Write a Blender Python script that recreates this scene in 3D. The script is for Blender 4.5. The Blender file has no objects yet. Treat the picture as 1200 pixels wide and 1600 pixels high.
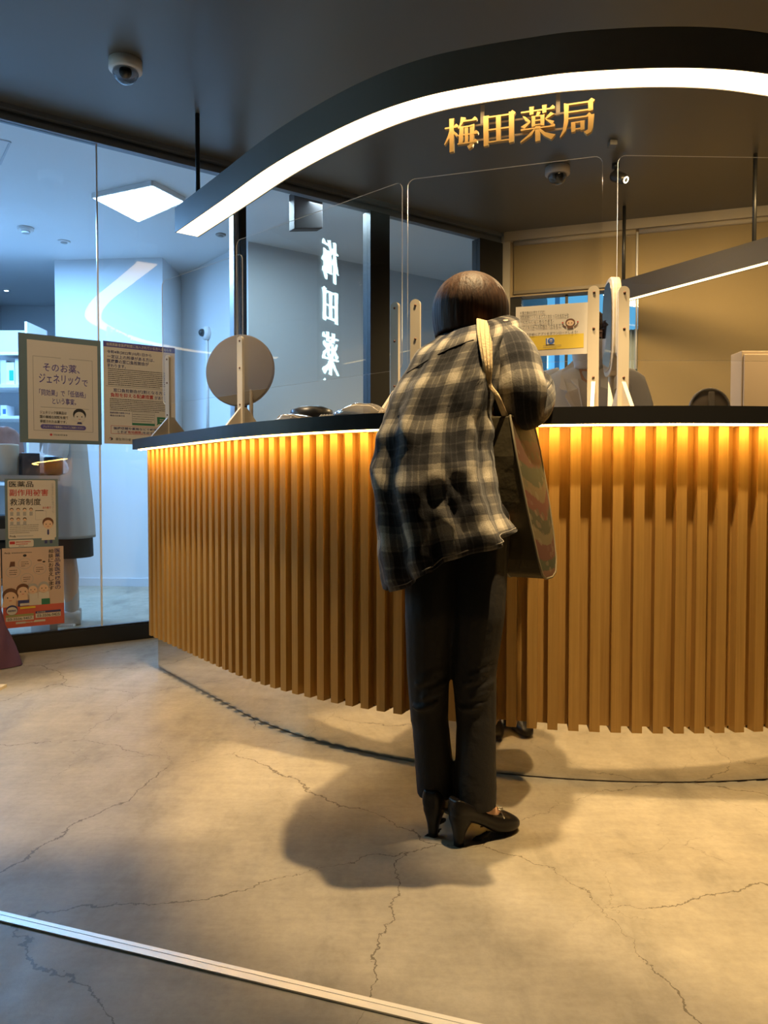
import bpy, bmesh, math, random
from mathutils import Vector, Matrix, noise
from mathutils.bvhtree import BVHTree
random.seed(7)
V = Vector
scene = bpy.context.scene
COL = scene.collection
PI = math.pi
# ------------------------------------------------------------------ camera
CAM_Z = 0.88
PITCH = math.atan(40 / 1200)
cam_d = bpy.data.cameras.new('camera'); cam = bpy.data.objects.new('camera', cam_d); COL.objects.link(cam)
cam_d.sensor_fit = 'VERTICAL'; cam_d.sensor_height = 36; cam_d.lens = 27; cam_d.clip_start = 0.02
cam.location = (0, 0, CAM_Z); cam.rotation_euler = (PI / 2 - PITCH, 0, 0)
scene.camera = cam
CAMP = V((0, 0, CAM_Z))
def ray(u, v):
    a = (u - 600) / 1200; b = (800 - v) / 1200
    return V((a, math.cos(PITCH) + b * math.sin(PITCH), -math.sin(PITCH) + b * math.cos(PITCH)))
def atz(u, v, z):
    d = ray(u, v); return CAMP + d * ((z - CAM_Z) / d.z)
def aty(u, v, y):
    d = ray(u, v); return CAMP + d * (y / d.y)
def onplane(u, v, p, n):
    d = ray(u, v); return CAMP + d * ((p - CAMP).dot(n) / d.dot(n))
# ------------------------------------------------------------------ materials
MATS = {}
def mat(name, col=(.5, .5, .5), rough=.5, metal=0.0, emit=None, estr=0, spec=.5, sheen=0, coat=0, bump=0, bscale=60, var=0, vscale=8):
    if name in MATS: return MATS[name]
    m = bpy.data.materials.new(name); m.use_nodes = True; nt = m.node_tree
    b = nt.nodes['Principled BSDF']
    b.inputs['Base Color'].default_value = (*col, 1); b.inputs['Roughness'].default_value = rough
    b.inputs['Metallic'].default_value = metal; b.inputs['Specular IOR Level'].default_value = spec
    if emit: b.inputs['Emission Color'].default_value = (*emit, 1); b.inputs['Emission Strength'].default_value = estr
    if sheen: b.inputs['Sheen Weight'].default_value = sheen
    if coat: b.inputs['Coat Weight'].default_value = coat
    tc = nt.nodes.new('ShaderNodeTexCoord')
    if var:
        n = nt.nodes.new('ShaderNodeTexNoise'); n.inputs['Scale'].default_value = vscale; n.inputs['Detail'].default_value = 4
        nt.links.new(tc.outputs['Object'], n.inputs['Vector'])
        mx = nt.nodes.new('ShaderNodeMix'); mx.data_type = 'RGBA'
        mx.inputs[6].default_value = (*[c * (1 - var) for c in col], 1); mx.inputs[7].default_value = (*[min(1, c * (1 + var)) for c in col], 1)
        nt.links.new(n.outputs['Fac'], mx.inputs[0]); nt.links.new(mx.outputs[2], b.inputs['Base Color'])
    if bump:
        n = nt.nodes.new('ShaderNodeTexNoise'); n.inputs['Scale'].default_value = bscale; n.inputs['Detail'].default_value = 3
        nt.links.new(tc.outputs['Object'], n.inputs['Vector'])
        bp = nt.nodes.new('ShaderNodeBump'); bp.inputs['Strength'].default_value = bump; bp.inputs['Distance'].default_value = .01
        nt.links.new(n.outputs['Fac'], bp.inputs['Height']); nt.links.new(bp.outputs['Normal'], b.inputs['Normal'])
    MATS[name] = m
    return m
class NT:
    def __init__(s, name):
        s.m = bpy.data.materials.new(name); s.m.use_nodes = True; s.t = s.m.node_tree; MATS[name] = s.m
        s.b = s.t.nodes['Principled BSDF']; s.out = s.t.nodes['Material Output']
    def n(s, typ, **kw):
        nd = s.t.nodes.new('ShaderNode' + typ)
        for k, v in kw.items(): setattr(nd, k, v)
        return nd
    def l(s, a, b): s.t.links.new(a, b)
    def val(s, x, sock):
        if isinstance(x, (int, float)): sock.default_value = x
        else: s.l(x, sock)
    def math(s, op, a, b=0.0, c=0.0):
        nd = s.n('Math', operation=op); s.val(a, nd.inputs[0]); s.val(b, nd.inputs[1]); s.val(c, nd.inputs[2]); return nd.outputs[0]
    def mix(s, f, a, b, bt='MIX'):
        nd = s.n('Mix', data_type='RGBA', blend_type=bt); s.val(f, nd.inputs[0])
        for x, i in ((a, 6), (b, 7)):
            if isinstance(x, tuple): nd.inputs[i].default_value = (*x, 1)
            else: s.l(x, nd.inputs[i])
        return nd.outputs[2]
    def noise(s, vec, scale, detail=3, rough=.5):
        nd = s.n('TexNoise'); nd.inputs['Scale'].default_value = scale; nd.inputs['Detail'].default_value = detail; nd.inputs['Roughness'].default_value = rough
        if vec is not None: s.l(vec, nd.inputs['Vector'])
        return nd
    def ramp(s, f, stops):
        nd = s.n('ValToRGB'); e = nd.color_ramp.elements
        while len(e) < len(stops): e.new(.5)
        for i, (p, c) in enumerate(stops): e[i].position = p; e[i].color = (*c, 1) if len(c) == 3 else c
        s.l(f, nd.inputs[0]); return nd.outputs[0]
    def mapping(s, vec, scale=(1, 1, 1), rot=(0, 0, 0), loc=(0, 0, 0)):
        nd = s.n('Mapping'); nd.inputs['Scale'].default_value = scale; nd.inputs['Rotation'].default_value = rot; nd.inputs['Location'].default_value = loc
        s.l(vec, nd.inputs['Vector']); return nd.outputs[0]
def glass_mat(name, tint=(1, 1, 1), refl=1.0, ior=1.45, haze=0.0, hazecol=(.5, .5, .5)):
    x = NT(name); t = x.n('BsdfTransparent'); t.inputs[0].default_value = (*tint, 1)
    g = x.n('BsdfGlossy'); g.inputs['Roughness'].default_value = 0.0; g.inputs[0].default_value = (1, 1, 1, 1)
    gm = x.n('NewGeometry'); dt = x.n('VectorMath', operation='DOT_PRODUCT'); x.l(gm.outputs['Normal'], dt.inputs[0]); x.l(gm.outputs['Incoming'], dt.inputs[1])
    f0 = ((ior - 1) / (ior + 1)) ** 2
    sch = x.math('POWER', x.math('SUBTRACT', 1.0, x.math('MINIMUM', x.math('ABSOLUTE', dt.outputs['Value']), 1.0)), 5.0)
    fac = x.math('MULTIPLY', x.math('ADD', x.math('MULTIPLY', sch, 1 - f0), f0), refl)
    mx = x.n('MixShader'); x.l(fac, mx.inputs[0]); x.l(t.outputs[0], mx.inputs[1]); x.l(g.outputs[0], mx.inputs[2])
    last = mx.outputs[0]
    if haze:
        d = x.n('BsdfDiffuse'); d.inputs[0].default_value = (*hazecol, 1)
        m2 = x.n('MixShader'); m2.inputs[0].default_value = haze; x.l(last, m2.inputs[1]); x.l(d.outputs[0], m2.inputs[2]); last = m2.outputs[0]
    x.l(last, x.out.inputs[0]); return x.m
# ------------------------------------------------------------------ mesh builder
class MB:
    def __init__(s): s.v = []; s.f = []; s.mi = []; s.sm = []; s.uv = {}
    def add(s, vs, fs, m=0, smooth=False, uvs=None):
        o = len(s.v); s.v += [V(p) for p in vs]
        for k, f in enumerate(fs):
            s.f.append([i + o for i in f]); s.mi.append(m); s.sm.append(smooth)
        if uvs:
            for i, q in enumerate(uvs): s.uv[o + i] = q
        return s
    def obox(s, c, x, y, z, m=0):          # centre and half-axis vectors
        c = V(c); x = V(x); y = V(y); z = V(z)
        p = [c + x * a + y * b + z * d for a in (-1, 1) for b in (-1, 1) for d in (-1, 1)]
        return s.add(p, [(0, 1, 3, 2), (4, 6, 7, 5), (0, 4, 5, 1), (2, 3, 7, 6), (0, 2, 6, 4), (1, 5, 7, 3)], m)
    def box(s, a, b, m=0):
        a = V(a); b = V(b); h = (b - a) / 2
        return s.obox((a + b) / 2, (h.x, 0, 0), (0, h.y, 0), (0, 0, h.z), m)
    def bar(s, a, b, w, t, up=(0, 0, 1), m=0):   # box beam from a to b
        a = V(a); b = V(b); d = (b - a); L = d.length; d.normalize(); up = V(up)
        sx = d.cross(up)
        if sx.length < 1e-5: sx = d.cross(V((1, 0, 0)))
        sx.normalize(); uu = sx.cross(d)
        return s.obox((a + b) / 2, d * L / 2, sx * w / 2, uu * t / 2, m)
    def prism(s, poly, o, x, y, n, depth, m=0, ms=None):  # polygon in (x,y) frame at o, extruded along n
        o = V(o); x = V(x); y = V(y); n = V(n); k = len(poly)
        A = [o + x * p[0] + y * p[1] for p in poly]; B = [p + n * depth for p in A]
        s.add(A + B, [list(range(k))[::-1], list(range(k, 2 * k))], m)
        return s.add(A + B, [(i, (i + 1) % k, k + (i + 1) % k, k + i) for i in range(k)], m if ms is None else ms)
    def tube(s, pts, r, seg=10, m=0, caps=True):
        pts = [V(p) for p in pts]; n = len(pts); R = r if isinstance(r, (list, tuple)) else [r] * n
        vs = []; prev = None
        for i, p in enumerate(pts):
            d = (pts[min(i + 1, n - 1)] - pts[max(i - 1, 0)]).normalized()
            if prev is None:
                a = d.cross(V((0, 0, 1)));
                if a.length < .05: a = d.cross(V((1, 0, 0)))
            else: a = prev - d * prev.dot(d)
            a.normalize(); prev = a; b = d.cross(a)
            vs += [p + (a * math.cos(2 * PI * k / seg) + b * math.sin(2 * PI * k / seg)) * R[i] for k in range(seg)]
        fs = [(i * seg + k, i * seg + (k + 1) % seg, (i + 1) * seg + (k + 1) % seg, (i + 1) * seg + k) for i in range(n - 1) for k in range(seg)]
        if caps: fs += [list(range(seg))[::-1], list(range((n - 1) * seg, n * seg))]
        return s.add(vs, fs, m, True)
    def lathe(s, prof, c, seg=32, axis=(0, 0, 1), m=0):   # prof [(r, h)] about axis through c
        c = V(c); ax = V(axis).normalized(); a = ax.cross(V((0, 0, 1)))
        if a.length < .05: a = V((1, 0, 0))
        a.normalize(); b = ax.cross(a); vs = []
        for r, h in prof: vs += [c + ax * h + (a * math.cos(2 * PI * k / seg) + b * math.sin(2 * PI * k / seg)) * r for k in range(seg)]
        n = len(prof)
        fs = [(i * seg + k, i * seg + (k + 1) % seg, (i + 1) * seg + (k + 1) % seg, (i + 1) * seg + k) for i in range(n - 1) for k in range(seg)]
        if prof[0][0] > 1e-6: fs.append(list(range(seg))[::-1])
        if prof[-1][0] > 1e-6: fs.append(list(range((n - 1) * seg, n * seg)))
        return s.add(vs, fs, m, True)
    def ell(s, c, r, rot=None, seg=16, rings=10, m=0):
        c = V(c); M = rot or Matrix.Identity(3); vs = [];
        for i in range(rings + 1):
            th = PI * i / rings
            for k in range(seg):
                ph = 2 * PI * k / seg
                vs.append(c + M @ V((r[0] * math.sin(th) * math.cos(ph), r[1] * math.sin(th) * math.sin(ph), r[2] * math.cos(th))))
        fs = [(i * seg + k, (i + 1) * seg + k, (i + 1) * seg + (k + 1) % seg, i * seg + (k + 1) % seg) for i in range(rings) for k in range(seg)]
        return s.add(vs, fs, m, True)
    def cap(s, a, b, ra, rb, seg=14):      # tapered capsule
        a = V(a); b = V(b); d = (b - a); L = d.length; d = d / L if L > 1e-6 else V((0, 0, 1))
        prof = [(ra * math.sin(t), -ra * math.cos(t)) for t in (0.001, .4, .8, 1.2, PI / 2)] + [(rb * math.cos(t), L + rb * math.sin(t)) for t in (0, .4, .8, 1.2, PI / 2 - .001)]
        return s.lathe(prof, a, seg, d)
    def chain(s, pts, rs):
        for i in range(len(pts) - 1): s.cap(pts[i], pts[i + 1], rs[i], rs[i + 1])
        return s
    def grid(s, rows, closed=True, m=0, uvs=None, smooth=True):    # rows of equal length
        n = len(rows); k = len(rows[0]); vs = [p for r in rows for p in r]
        kk = k if closed else k - 1
        fs = [(i * k + j, i * k + (j + 1) % k, (i + 1) * k + (j + 1) % k, (i + 1) * k + j) for i in range(n - 1) for j in range(kk)]
        return s.add(vs, fs, m, smooth, [q for r in uvs for q in r] if uvs else None)
    def mesh(s, name, mats, origin=V((0, 0, 0)), merge=True, solid=0):
        me = bpy.data.meshes.new(name)
        me.from_pydata([p - origin for p in s.v], [], s.f)
        for mm in mats: me.materials.append(mm)
        for p, mi, sm in zip(me.polygons, s.mi, s.sm): p.material_index = mi; p.use_smooth = sm
        if s.uv:
            ul = me.uv_layers.new(name='uv')
            for lp in me.loops: ul.data[lp.index].uv = s.uv.get(lp.vertex_index, (0, 0))
        if merge:
            bm = bmesh.new(); bm.from_mesh(me); bmesh.ops.remove_doubles(bm, verts=bm.verts, dist=2e-6); bm.to_mesh(me); bm.free()
        bm = bmesh.new(); bm.from_mesh(me); bmesh.ops.recalc_face_normals(bm, faces=bm.faces); bm.to_mesh(me); bm.free()
        return me
def link(name, me, parent=None, loc=(0, 0, 0)):
    o = bpy.data.objects.new(name, me); COL.objects.link(o); o.location = loc
    if parent: o.parent = parent
    return o
def tag(o, label=None, cat=None, group=None, kind=None):
    if label: o['label'] = label
    if cat: o['category'] = cat
    if group: o['group'] = group
    if kind: o['kind'] = kind
    return o
def org(o):
    p = V((0, 0, 0))
    while o: p += V(o.location); o = o.parent
    return p
def build(mb, name, mats, parent=None, origin=None, bevel=0, merge=True):
    if not isinstance(mats, (list, tuple)): mats = [mats]
    O = org(parent) if parent else V(origin if origin is not None else (0, 0, 0))
    o = link(name, mb.mesh(name, mats, O, merge), parent, (0, 0, 0) if parent else O)
    if bevel:
        b = o.modifiers.new('bevel', 'BEVEL'); b.width = bevel; b.segments = 2; b.limit_method = 'ANGLE'; b.angle_limit = .7
    return o
def thing(name, loc, label, cat, group=None):
    o = bpy.data.objects.new(name, None); COL.objects.link(o); o.location = loc; o.empty_display_size = .05
    return tag(o, label, cat, group)
def struct(mb, name, mats, parent=None, bevel=0):
    o = build(mb, name, mats, parent, None, bevel); o['kind'] = 'structure'; return o
def catmull(pts, sub=8):
    pts = [V(p) for p in pts]; out = []
    for i in range(len(pts) - 1):
        p0 = pts[max(i - 1, 0)]; p1 = pts[i]; p2 = pts[i + 1]; p3 = pts[min(i + 2, len(pts) - 1)]
        for k in range(sub):
            t = k / sub
            out.append(.5 * ((2 * p1) + (p2 - p0) * t + (2 * p0 - 5 * p1 + 4 * p2 - p3) * t * t + (3 * p1 - p0 - 3 * p2 + p3) * t ** 3))
    out.append(pts[-1]); return out
def lerp(tab, x):
    if x <= tab[0][0]: return tab[0][1]
    for (a, b), (c, d) in zip(tab, tab[1:]):
        if x <= c: return b + (d - b) * (x - a) / (c - a) if c > a else d
    return tab[-1][1]
def fuse(mb, voxel, origin, name, material, smooth=6):
    """overlapping closed shapes -> one continuous surface"""
    me = mb.mesh('tmp', [material], origin)
    o = bpy.data.objects.new('tmp', me); COL.objects.link(o)
    r = o.modifiers.new('r', 'REMESH'); r.mode = 'VOXEL'; r.voxel_size = voxel; r.use_smooth_shade = True
    if smooth:
        sm = o.modifiers.new('s', 'SMOOTH'); sm.iterations = smooth; sm.factor = .5
    bpy.context.view_layer.update()
    dg = bpy.context.evaluated_depsgraph_get()
    res = bpy.data.meshes.new_from_object(o.evaluated_get(dg)); res.name = name
    bpy.data.objects.remove(o); bpy.data.meshes.remove(me)
    res.materials.clear(); res.materials.append(material)
    for p in res.polygons: p.use_smooth = True; p.material_index = 0
    return res
# ------------------------------------------------------------------ lettering
_TC = {}
def glyphs(body, bold=0.0):
    bold = min(bold, .008); key = (body, bold)
    if key not in _TC:
        c = bpy.data.curves.new('t', 'FONT'); c.body = body; c.offset = bold; c.resolution_u = 2
        o = bpy.data.objects.new('t', c); COL.objects.link(o); bpy.context.view_layer.update()
        me = bpy.data.meshes.new_from_object(o.evaluated_get(bpy.context.evaluated_depsgraph_get()))
        vs = [tuple(v.co[:2]) for v in me.vertices]; fs = [list(p.vertices) for p in me.polygons]
        bpy.data.objects.remove(o); bpy.data.curves.remove(c); bpy.data.meshes.remove(me)
        if vs:
            x0 = min(p[0] for p in vs); x1 = max(p[0] for p in vs); y0 = min(p[1] for p in vs); y1 = max(p[1] for p in vs)
            vs = [((p[0] - x0) / max(x1 - x0, 1e-6), (p[1] - y0) / max(y1 - y0, 1e-6)) for p in vs]
        _TC[key] = (vs, fs)
    return _TC[key]
class Sheet:
    """a printed sheet: origin at its top left corner, s to the right and t down, in units of its width and height"""
    def __init__(s, o, x, down, n, w, h): s.o = V(o); s.x = V(x); s.d = V(down); s.n = V(n); s.w = w; s.h = h; s.L = {}; s.k = 0
    def pt(s, a, t, lift): return s.o + s.x * (a * s.w) + s.d * (t * s.h) + s.n * lift
    def mb(s, part, m, k=0): return s.L.setdefault((part, m, k), MB())
    def poly(s, part, m, pts, lift=.0012):
        s.mb(part, m, s.k).add([s.pt(a, t, lift) for a, t in pts], [list(range(len(pts)))]); return s
    def rect(s, part, m, a0, t0, a1, t1, lift=.0012, r=0):
        if r:
            pts = []
            for cx, cy, st in ((a1 - r, t0 + r * s.w / s.h, -90), (a1 - r, t1 - r * s.w / s.h, 0), (a0 + r, t1 - r * s.w / s.h, 90), (a0 + r, t0 + r * s.w / s.h, 180)):
                for k in range(5):
                    q = math.radians(st + k * 22.5); pts.append((cx + r * math.cos(q), cy + r * math.sin(q) * s.w / s.h))
            return s.poly(part, m, pts, lift)
        return s.poly(part, m, [(a0, t0), (a1, t0), (a1, t1), (a0, t1)], lift)
    def frame(s, part, m, a0, t0, a1, t1, w=.004, lift=.0013):
        k = w * s.w / s.h
        s.rect(part, m, a0, t0, a1, t0 + k, lift); s.rect(part, m, a0, t1 - k, a1, t1, lift)
        s.rect(part, m, a0, t0, a0 + w, t1, lift); return s.rect(part, m, a1 - w, t0, a1, t1, lift)
    def oval(s, part, m, a, t, ra, rt, lift=.0012, n=18): return s.poly(part, m, [(a + ra * math.cos(2 * PI * k / n), t + rt * math.sin(2 * PI * k / n)) for k in range(n)], lift)
    def text(s, part, m, body, a0, t0, a1, t1, bold=0.0, lift=.0018, keep=False):
        vs, fs = glyphs(body, bold)
        if not keep: s.k0 = getattr(s, 'k0', 0) + 1
        s.mb(part, m, -s.k0).add([s.pt(a0 + (a1 - a0) * x, t1 + (t0 - t1) * y, lift) for x, y in vs], fs); return s
    def vtext(s, part, m, body, a0, a1, t0, dt, bold=0.0, fill=.86):
        for i, ch in enumerate(body): s.text(part, m, ch, a0, t0 + dt * i, a1, t0 + dt * (i + fill), bold, keep=i > 0)
        return s
    def lines(s, part, m, a0, a1, t0, dt, n, h=.35, seed=1, lift=.0015):
        """print too small to read: rows of short dashes"""
        rnd = random.Random(seed); s.k += 1
        for i in range(n):
            x = a0; t = t0 + dt * i; end = a1 if i < n - 1 else a0 + (a1 - a0) * rnd.uniform(.5, .9)
            while x < end - .01:
                w = rnd.uniform(.008, .02); s.rect(part, m, x, t + rnd.uniform(0, .1) * dt, min(x + w, end), t + dt * h, lift); x += w + .006
        return s
    def finish(s, root):
        for (part, m, _), mb in s.L.items(): build(mb, part, m, root)
# a heavy brush-serif letterform for each sign character, as strokes on a 1000 grid
def _hs(x0, x1, y, w=44, tri=True):
    r = [[(x0, y), (x1, y), (x1, y + w), (x0, y + w)]]
    if tri: r.append([(x1 - 130, y + w), (x1, y), (x1 + 20, y + w + 10), (x1 - 45, y + w + 75)])
    return r
def _vs(x0, x1, y0, y1): return [[(x0, y0), (x1, y0 + 15), (x1, y1 - 30), (x1 + 18, y1 - 5), (x0 - 12, y1)]]
KAN = {
 '梅': _hs(20, 410, 700) + _vs(165, 290, -30, 990) + [[(180, 700), (110, 470), (0, 230), (22, 215), (150, 380), (235, 600)], [(285, 610), (400, 500), (380, 410), (290, 520)]]
       + [[(500, 1000), (640, 965), (590, 860), (440, 650), (415, 665), (480, 830)]] + _hs(560, 960, 840)
       + [[(470, 720), (590, 700), (555, 190), (430, 170)]] + _hs(560, 850, 665, 40, False) + [[(770, 720), (905, 740), (880, 200), (850, 60), (740, 0), (690, 90), (760, 130)]]
       + _hs(380, 1000, 430, 40) + _hs(400, 980, 170, 40) + _vs(620, 715, 190, 690),
 '田': _vs(60, 200, 20, 930) + _vs(800, 940, 30, 950) + _hs(190, 800, 850, 46, False) + [[(790, 896), (940, 830), (985, 900), (890, 985)]]
       + _vs(430, 560, 110, 870) + _hs(190, 810, 470, 46, False) + _hs(190, 810, 105, 46, False),
 '薬': _hs(20, 960, 850) + _vs(270, 380, 760, 1000) + _vs(630, 740, 760, 1000)
       + [[(480, 830), (580, 800), (520, 690), (440, 690)]] + [[(325, 730), (430, 715), (425, 420), (325, 400)], [(575, 715), (690, 730), (680, 400), (575, 420)]]
       + _hs(420, 590, 680, 40, False) + _hs(420, 590, 560, 36, False) + _hs(420, 590, 430, 36, False)
       + [[(70, 760), (140, 740), (290, 590), (260, 540), (150, 610)], [(20, 450), (290, 590), (290, 540), (120, 380)], [(860, 770), (960, 700), (740, 580), (700, 600)], [(700, 590), (960, 490), (900, 390), (740, 540)]]
       + _hs(20, 970, 330, 42) + _vs(435, 570, -40, 410) + [[(450, 340), (330, 160), (20, -20), (0, 10), (240, 190), (400, 350)], [(550, 340), (720, 190), (1000, 90), (880, -40), (680, 90), (540, 260)]],
 '局': _hs(120, 800, 890, 46, False) + _vs(780, 905, 640, 930) + [[(780, 936), (905, 880), (955, 940), (860, 1010)]] + _hs(200, 800, 660, 44, False)
       + [[(110, 960), (245, 920), (235, 420), (170, 150), (20, -30), (0, -10), (90, 200), (118, 480)]]
       + _hs(230, 850, 480, 44) + [[(780, 520), (940, 540), (910, 150), (860, 30), (740, -30), (660, 60), (770, 110)]]
       + _vs(320, 430, 90, 380) + _vs(570, 680, 110, 390) + _hs(420, 590, 345, 42, False) + _hs(420, 590, 150, 42, False),
}
# ------------------------------------------------------------------ palette
M_ceil = mat('ceiling_black', (.125, .112, .092), .40, spec=.8)
M_dark = mat('dark_metal', (.02, .02, .02), .4)
M_house = mat('bar_housing', (.14, .13, .11), .5)  # black housing, lightened in place of bloom and missing light
M_house2 = mat('bar_housing_back', (.035, .031, .026), .5)  # the same black housing without that lightening
M_black = mat('black_paint', (.012, .012, .012), .35)
M_darkwall = mat('dark_wall', (.05, .045, .04), .6)
M_white = mat('white_paint', (.8, .8, .8), .6)
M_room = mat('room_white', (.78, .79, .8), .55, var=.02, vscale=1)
M_cornice = mat('cornice', (.42, .36, .27), .6)
M_blind = mat('blind_fabric', (.27, .205, .105), .85, var=.05, vscale=3)
M_alu = mat('aluminium', (.75, .75, .74), .35, 1.0)
M_steel = mat('mirror_steel', (.80, .77, .72), .04, 1.0)
M_top = mat('counter_black', (.016, .015, .014), .38)
M_led = mat('led_diffuser', (1, .8, .5), .5, emit=(1, .70, .36), estr=5.5)
M_ledback = mat('led_diffuser_back', (1, .8, .5), .5, emit=(1, .74, .36), estr=4.0)
M_strip = mat('led_strip', (1, .6, .2), .5, emit=(1, .56, .13), estr=60)
M_cool = mat('cool_panel', (1, 1, 1), .5, emit=(.62, .82, 1), estr=11)
M_cream = mat('cream_plastic', (.62, .54, .42), .5)
M_beige = mat('beige_plastic', (.42, .34, .25), .55)
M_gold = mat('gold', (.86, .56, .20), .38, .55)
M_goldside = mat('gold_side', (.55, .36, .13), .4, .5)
M_paper = mat('paper', (.68, .63, .56), .7)
M_ink = mat('ink_black', (.03, .03, .035), .7)
M_navy = mat('ink_navy', (.05, .06, .2), .7)
M_purple = mat('ink_purple', (.12, .10, .33), .7)
M_red = mat('ink_red', (.55, .05, .05), .7)
M_green = mat('ink_green', (.04, .2, .11), .7)
M_grey = mat('ink_grey', (.22, .21, .2), .7)
M_lgrey = mat('ink_light_grey', (.42, .41, .4), .7)
M_yellow = mat('ink_yellow', (.75, .55, .06), .7)
M_skinink = mat('ink_skin', (.78, .55, .38), .7)
M_brown = mat('ink_brown', (.16, .07, .04), .7)
M_blue = mat('ink_blue', (.05, .15, .6), .7)
M_tealsheet = mat('sheet_teal', (.15, .22, .25), .3)
M_pane = glass_mat('window_glass', (.97, .985, .98), 1.0, 1.5)
M_acryl = glass_mat('acrylic', (.985, .985, .98), .75, 1.46)
M_edge = mat('acrylic_edge', (1, 1, .96), .25, emit=(1, .93, .8), estr=.0)
M_bagfilm = glass_mat('plastic_film', (.9, .9, .9), 2.4, 1.5, .12, (.6, .6, .6))
M_skin = mat('skin', (.62, .36, .22), .5)
# oak slats: uv = (random board number, height)
x = NT('slat_wood'); uv = x.n('UVMap').outputs[0]
sep = x.n('SeparateXYZ'); x.l(uv, sep.inputs[0])
wn = x.n('TexWhiteNoise', noise_dimensions='1D'); fl = x.math('FLOOR', sep.outputs[0]); x.l(fl, wn.inputs['W'])
comb = x.n('CombineXYZ'); x.l(x.math('MULTIPLY', x.math('ADD', sep.outputs[0], x.math('MULTIPLY', wn.outputs[0], 31)), 9.0), comb.inputs[0]); x.l(x.math('MULTIPLY', sep.outputs[1], 1.6), comb.inputs[1])
gr = x.noise(comb.outputs[0], 1.0, 6, .62)
comb2 = x.n('CombineXYZ'); x.l(x.math('MULTIPLY', x.math('ADD', sep.outputs[0], x.math('MULTIPLY', wn.outputs[0], 17)), 60.0), comb2.inputs[0]); x.l(x.math('MULTIPLY', sep.outputs[1], 4.0), comb2.inputs[1])
gr2 = x.noise(comb2.outputs[0], 1.0, 3, .6)
c1 = x.ramp(gr.outputs['Fac'], [(.3, (.36, .195, .048)), (.55, (.50, .29, .082)), (.75, (.58, .35, .105))])
c2 = x.mix(.35, c1, x.ramp(gr2.outputs['Fac'], [(.35, (.40, .225, .055)), (.65, (.56, .33, .098))]))
c3 = x.mix(x.math('MULTIPLY', wn.outputs[0], .35), c2, (.34, .185, .048))
x.l(c3, x.b.inputs['Base Color']); x.b.inputs['Roughness'].default_value = .5; x.b.inputs['Specular IOR Level'].default_value = .3
bp = x.n('Bump'); bp.inputs['Strength'].default_value = .12; bp.inputs['Distance'].default_value = .002; x.l(gr2.outputs['Fac'], bp.inputs['Height']); x.l(bp.outputs[0], x.b.inputs['Normal'])
M_wood = x.m
# concrete floor
x = NT('concrete'); pos = x.n('NewGeometry').outputs['Position']
n1 = x.noise(pos, 1.1, 5, .6); n2 = x.noise(x.mapping(pos, (2.2, .9, 1), (0, 0, .5)), 2.3, 6, .65); n3 = x.noise(pos, 55, 4, .7); n4 = x.noise(pos, 9, 5, .6)
base = x.ramp(n1.outputs['Fac'], [(.25, (.30, .26, .195)), (.5, (.395, .345, .262)), (.72, (.47, .415, .32))])
st = x.ramp(n2.outputs['Fac'], [(.3, (.62, .62, .62)), (.46, (.95, .95, .95)), (.7, (1.12, 1.12, 1.12))])
base = x.mix(.75, base, st, 'MULTIPLY')
base = x.mix(.35, base, x.ramp(n4.outputs['Fac'], [(.3, (.7, .7, .7)), (.6, (1.05, 1.05, 1.05))]), 'MULTIPLY')
base = x.mix(.4, base, x.ramp(n3.outputs['Fac'], [(.3, (.75, .75, .75)), (.6, (1.06, 1.06, 1.06))]), 'MULTIPLY')
dist = x.noise(pos, 2.2, 8, .62); dv = x.n('VectorMath', operation='SCALE'); dv.inputs['Scale'].default_value = .34; x.l(dist.outputs['Color'], dv.inputs[0])
ad = x.n('VectorMath', operation='ADD'); x.l(pos, ad.inputs[0]); x.l(dv.outputs[0], ad.inputs[1])
vo = x.n('TexVoronoi', feature='DISTANCE_TO_EDGE', voronoi_dimensions='2D'); vo.inputs['Scale'].default_value = 1.55; x.l(ad.outputs[0], vo.inputs['Vector'])
mk = x.noise(pos, 1.7, 2, .5)
wd = x.math('MINIMUM', x.math('MULTIPLY', x.math('SUBTRACT', mk.outputs['Fac'], .36), .020), .0042)
crack = x.math('LESS_THAN', vo.outputs['Distance'], wd)
vo2 = x.n('TexVoronoi', feature='DISTANCE_TO_EDGE', voronoi_dimensions='2D'); vo2.inputs['Scale'].default_value = 3.4; x.l(ad.outputs[0], vo2.inputs['Vector'])
mk2 = x.noise(x.mapping(pos, (1, 1, 1), (0, 0, 0), (7, 3, 0)), 1.9, 2, .5)
wd2 = x.math('MINIMUM', x.math('MULTIPLY', x.math('SUBTRACT', mk2.outputs['Fac'], .52), .03), .0045)
crack = x.math('MAXIMUM', crack, x.math('MULTIPLY', x.math('LESS_THAN', vo2.outputs['Distance'], wd2), .45))
n5 = x.noise(x.mapping(pos, (1.0, 7.0, 1), (0, 0, .55)), 3.0, 5, .7)
base = x.mix(.30, base, x.ramp(n5.outputs['Fac'], [(.35, (.72, .72, .72)), (.6, (1.08, 1.08, 1.08))]), 'MULTIPLY')
base = x.mix(x.math('MULTIPLY', crack, .75), base, (.09, .07, .045))
x.l(base, x.b.inputs['Base Color'])
rg = x.ramp(n2.outputs['Fac'], [(.3, (.5, .5, .5)), (.7, (.33, .33, .33))]); x.l(rg, x.b.inputs['Roughness']); x.b.inputs['Specular IOR Level'].default_value = .2
bp = x.n('Bump'); bp.inputs['Strength'].default_value = .12; bp.inputs['Distance'].default_value = .004; x.l(n3.outputs['Fac'], bp.inputs['Height']); x.l(bp.outputs[0], x.b.inputs['Normal'])
M_floor = x.m
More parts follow.
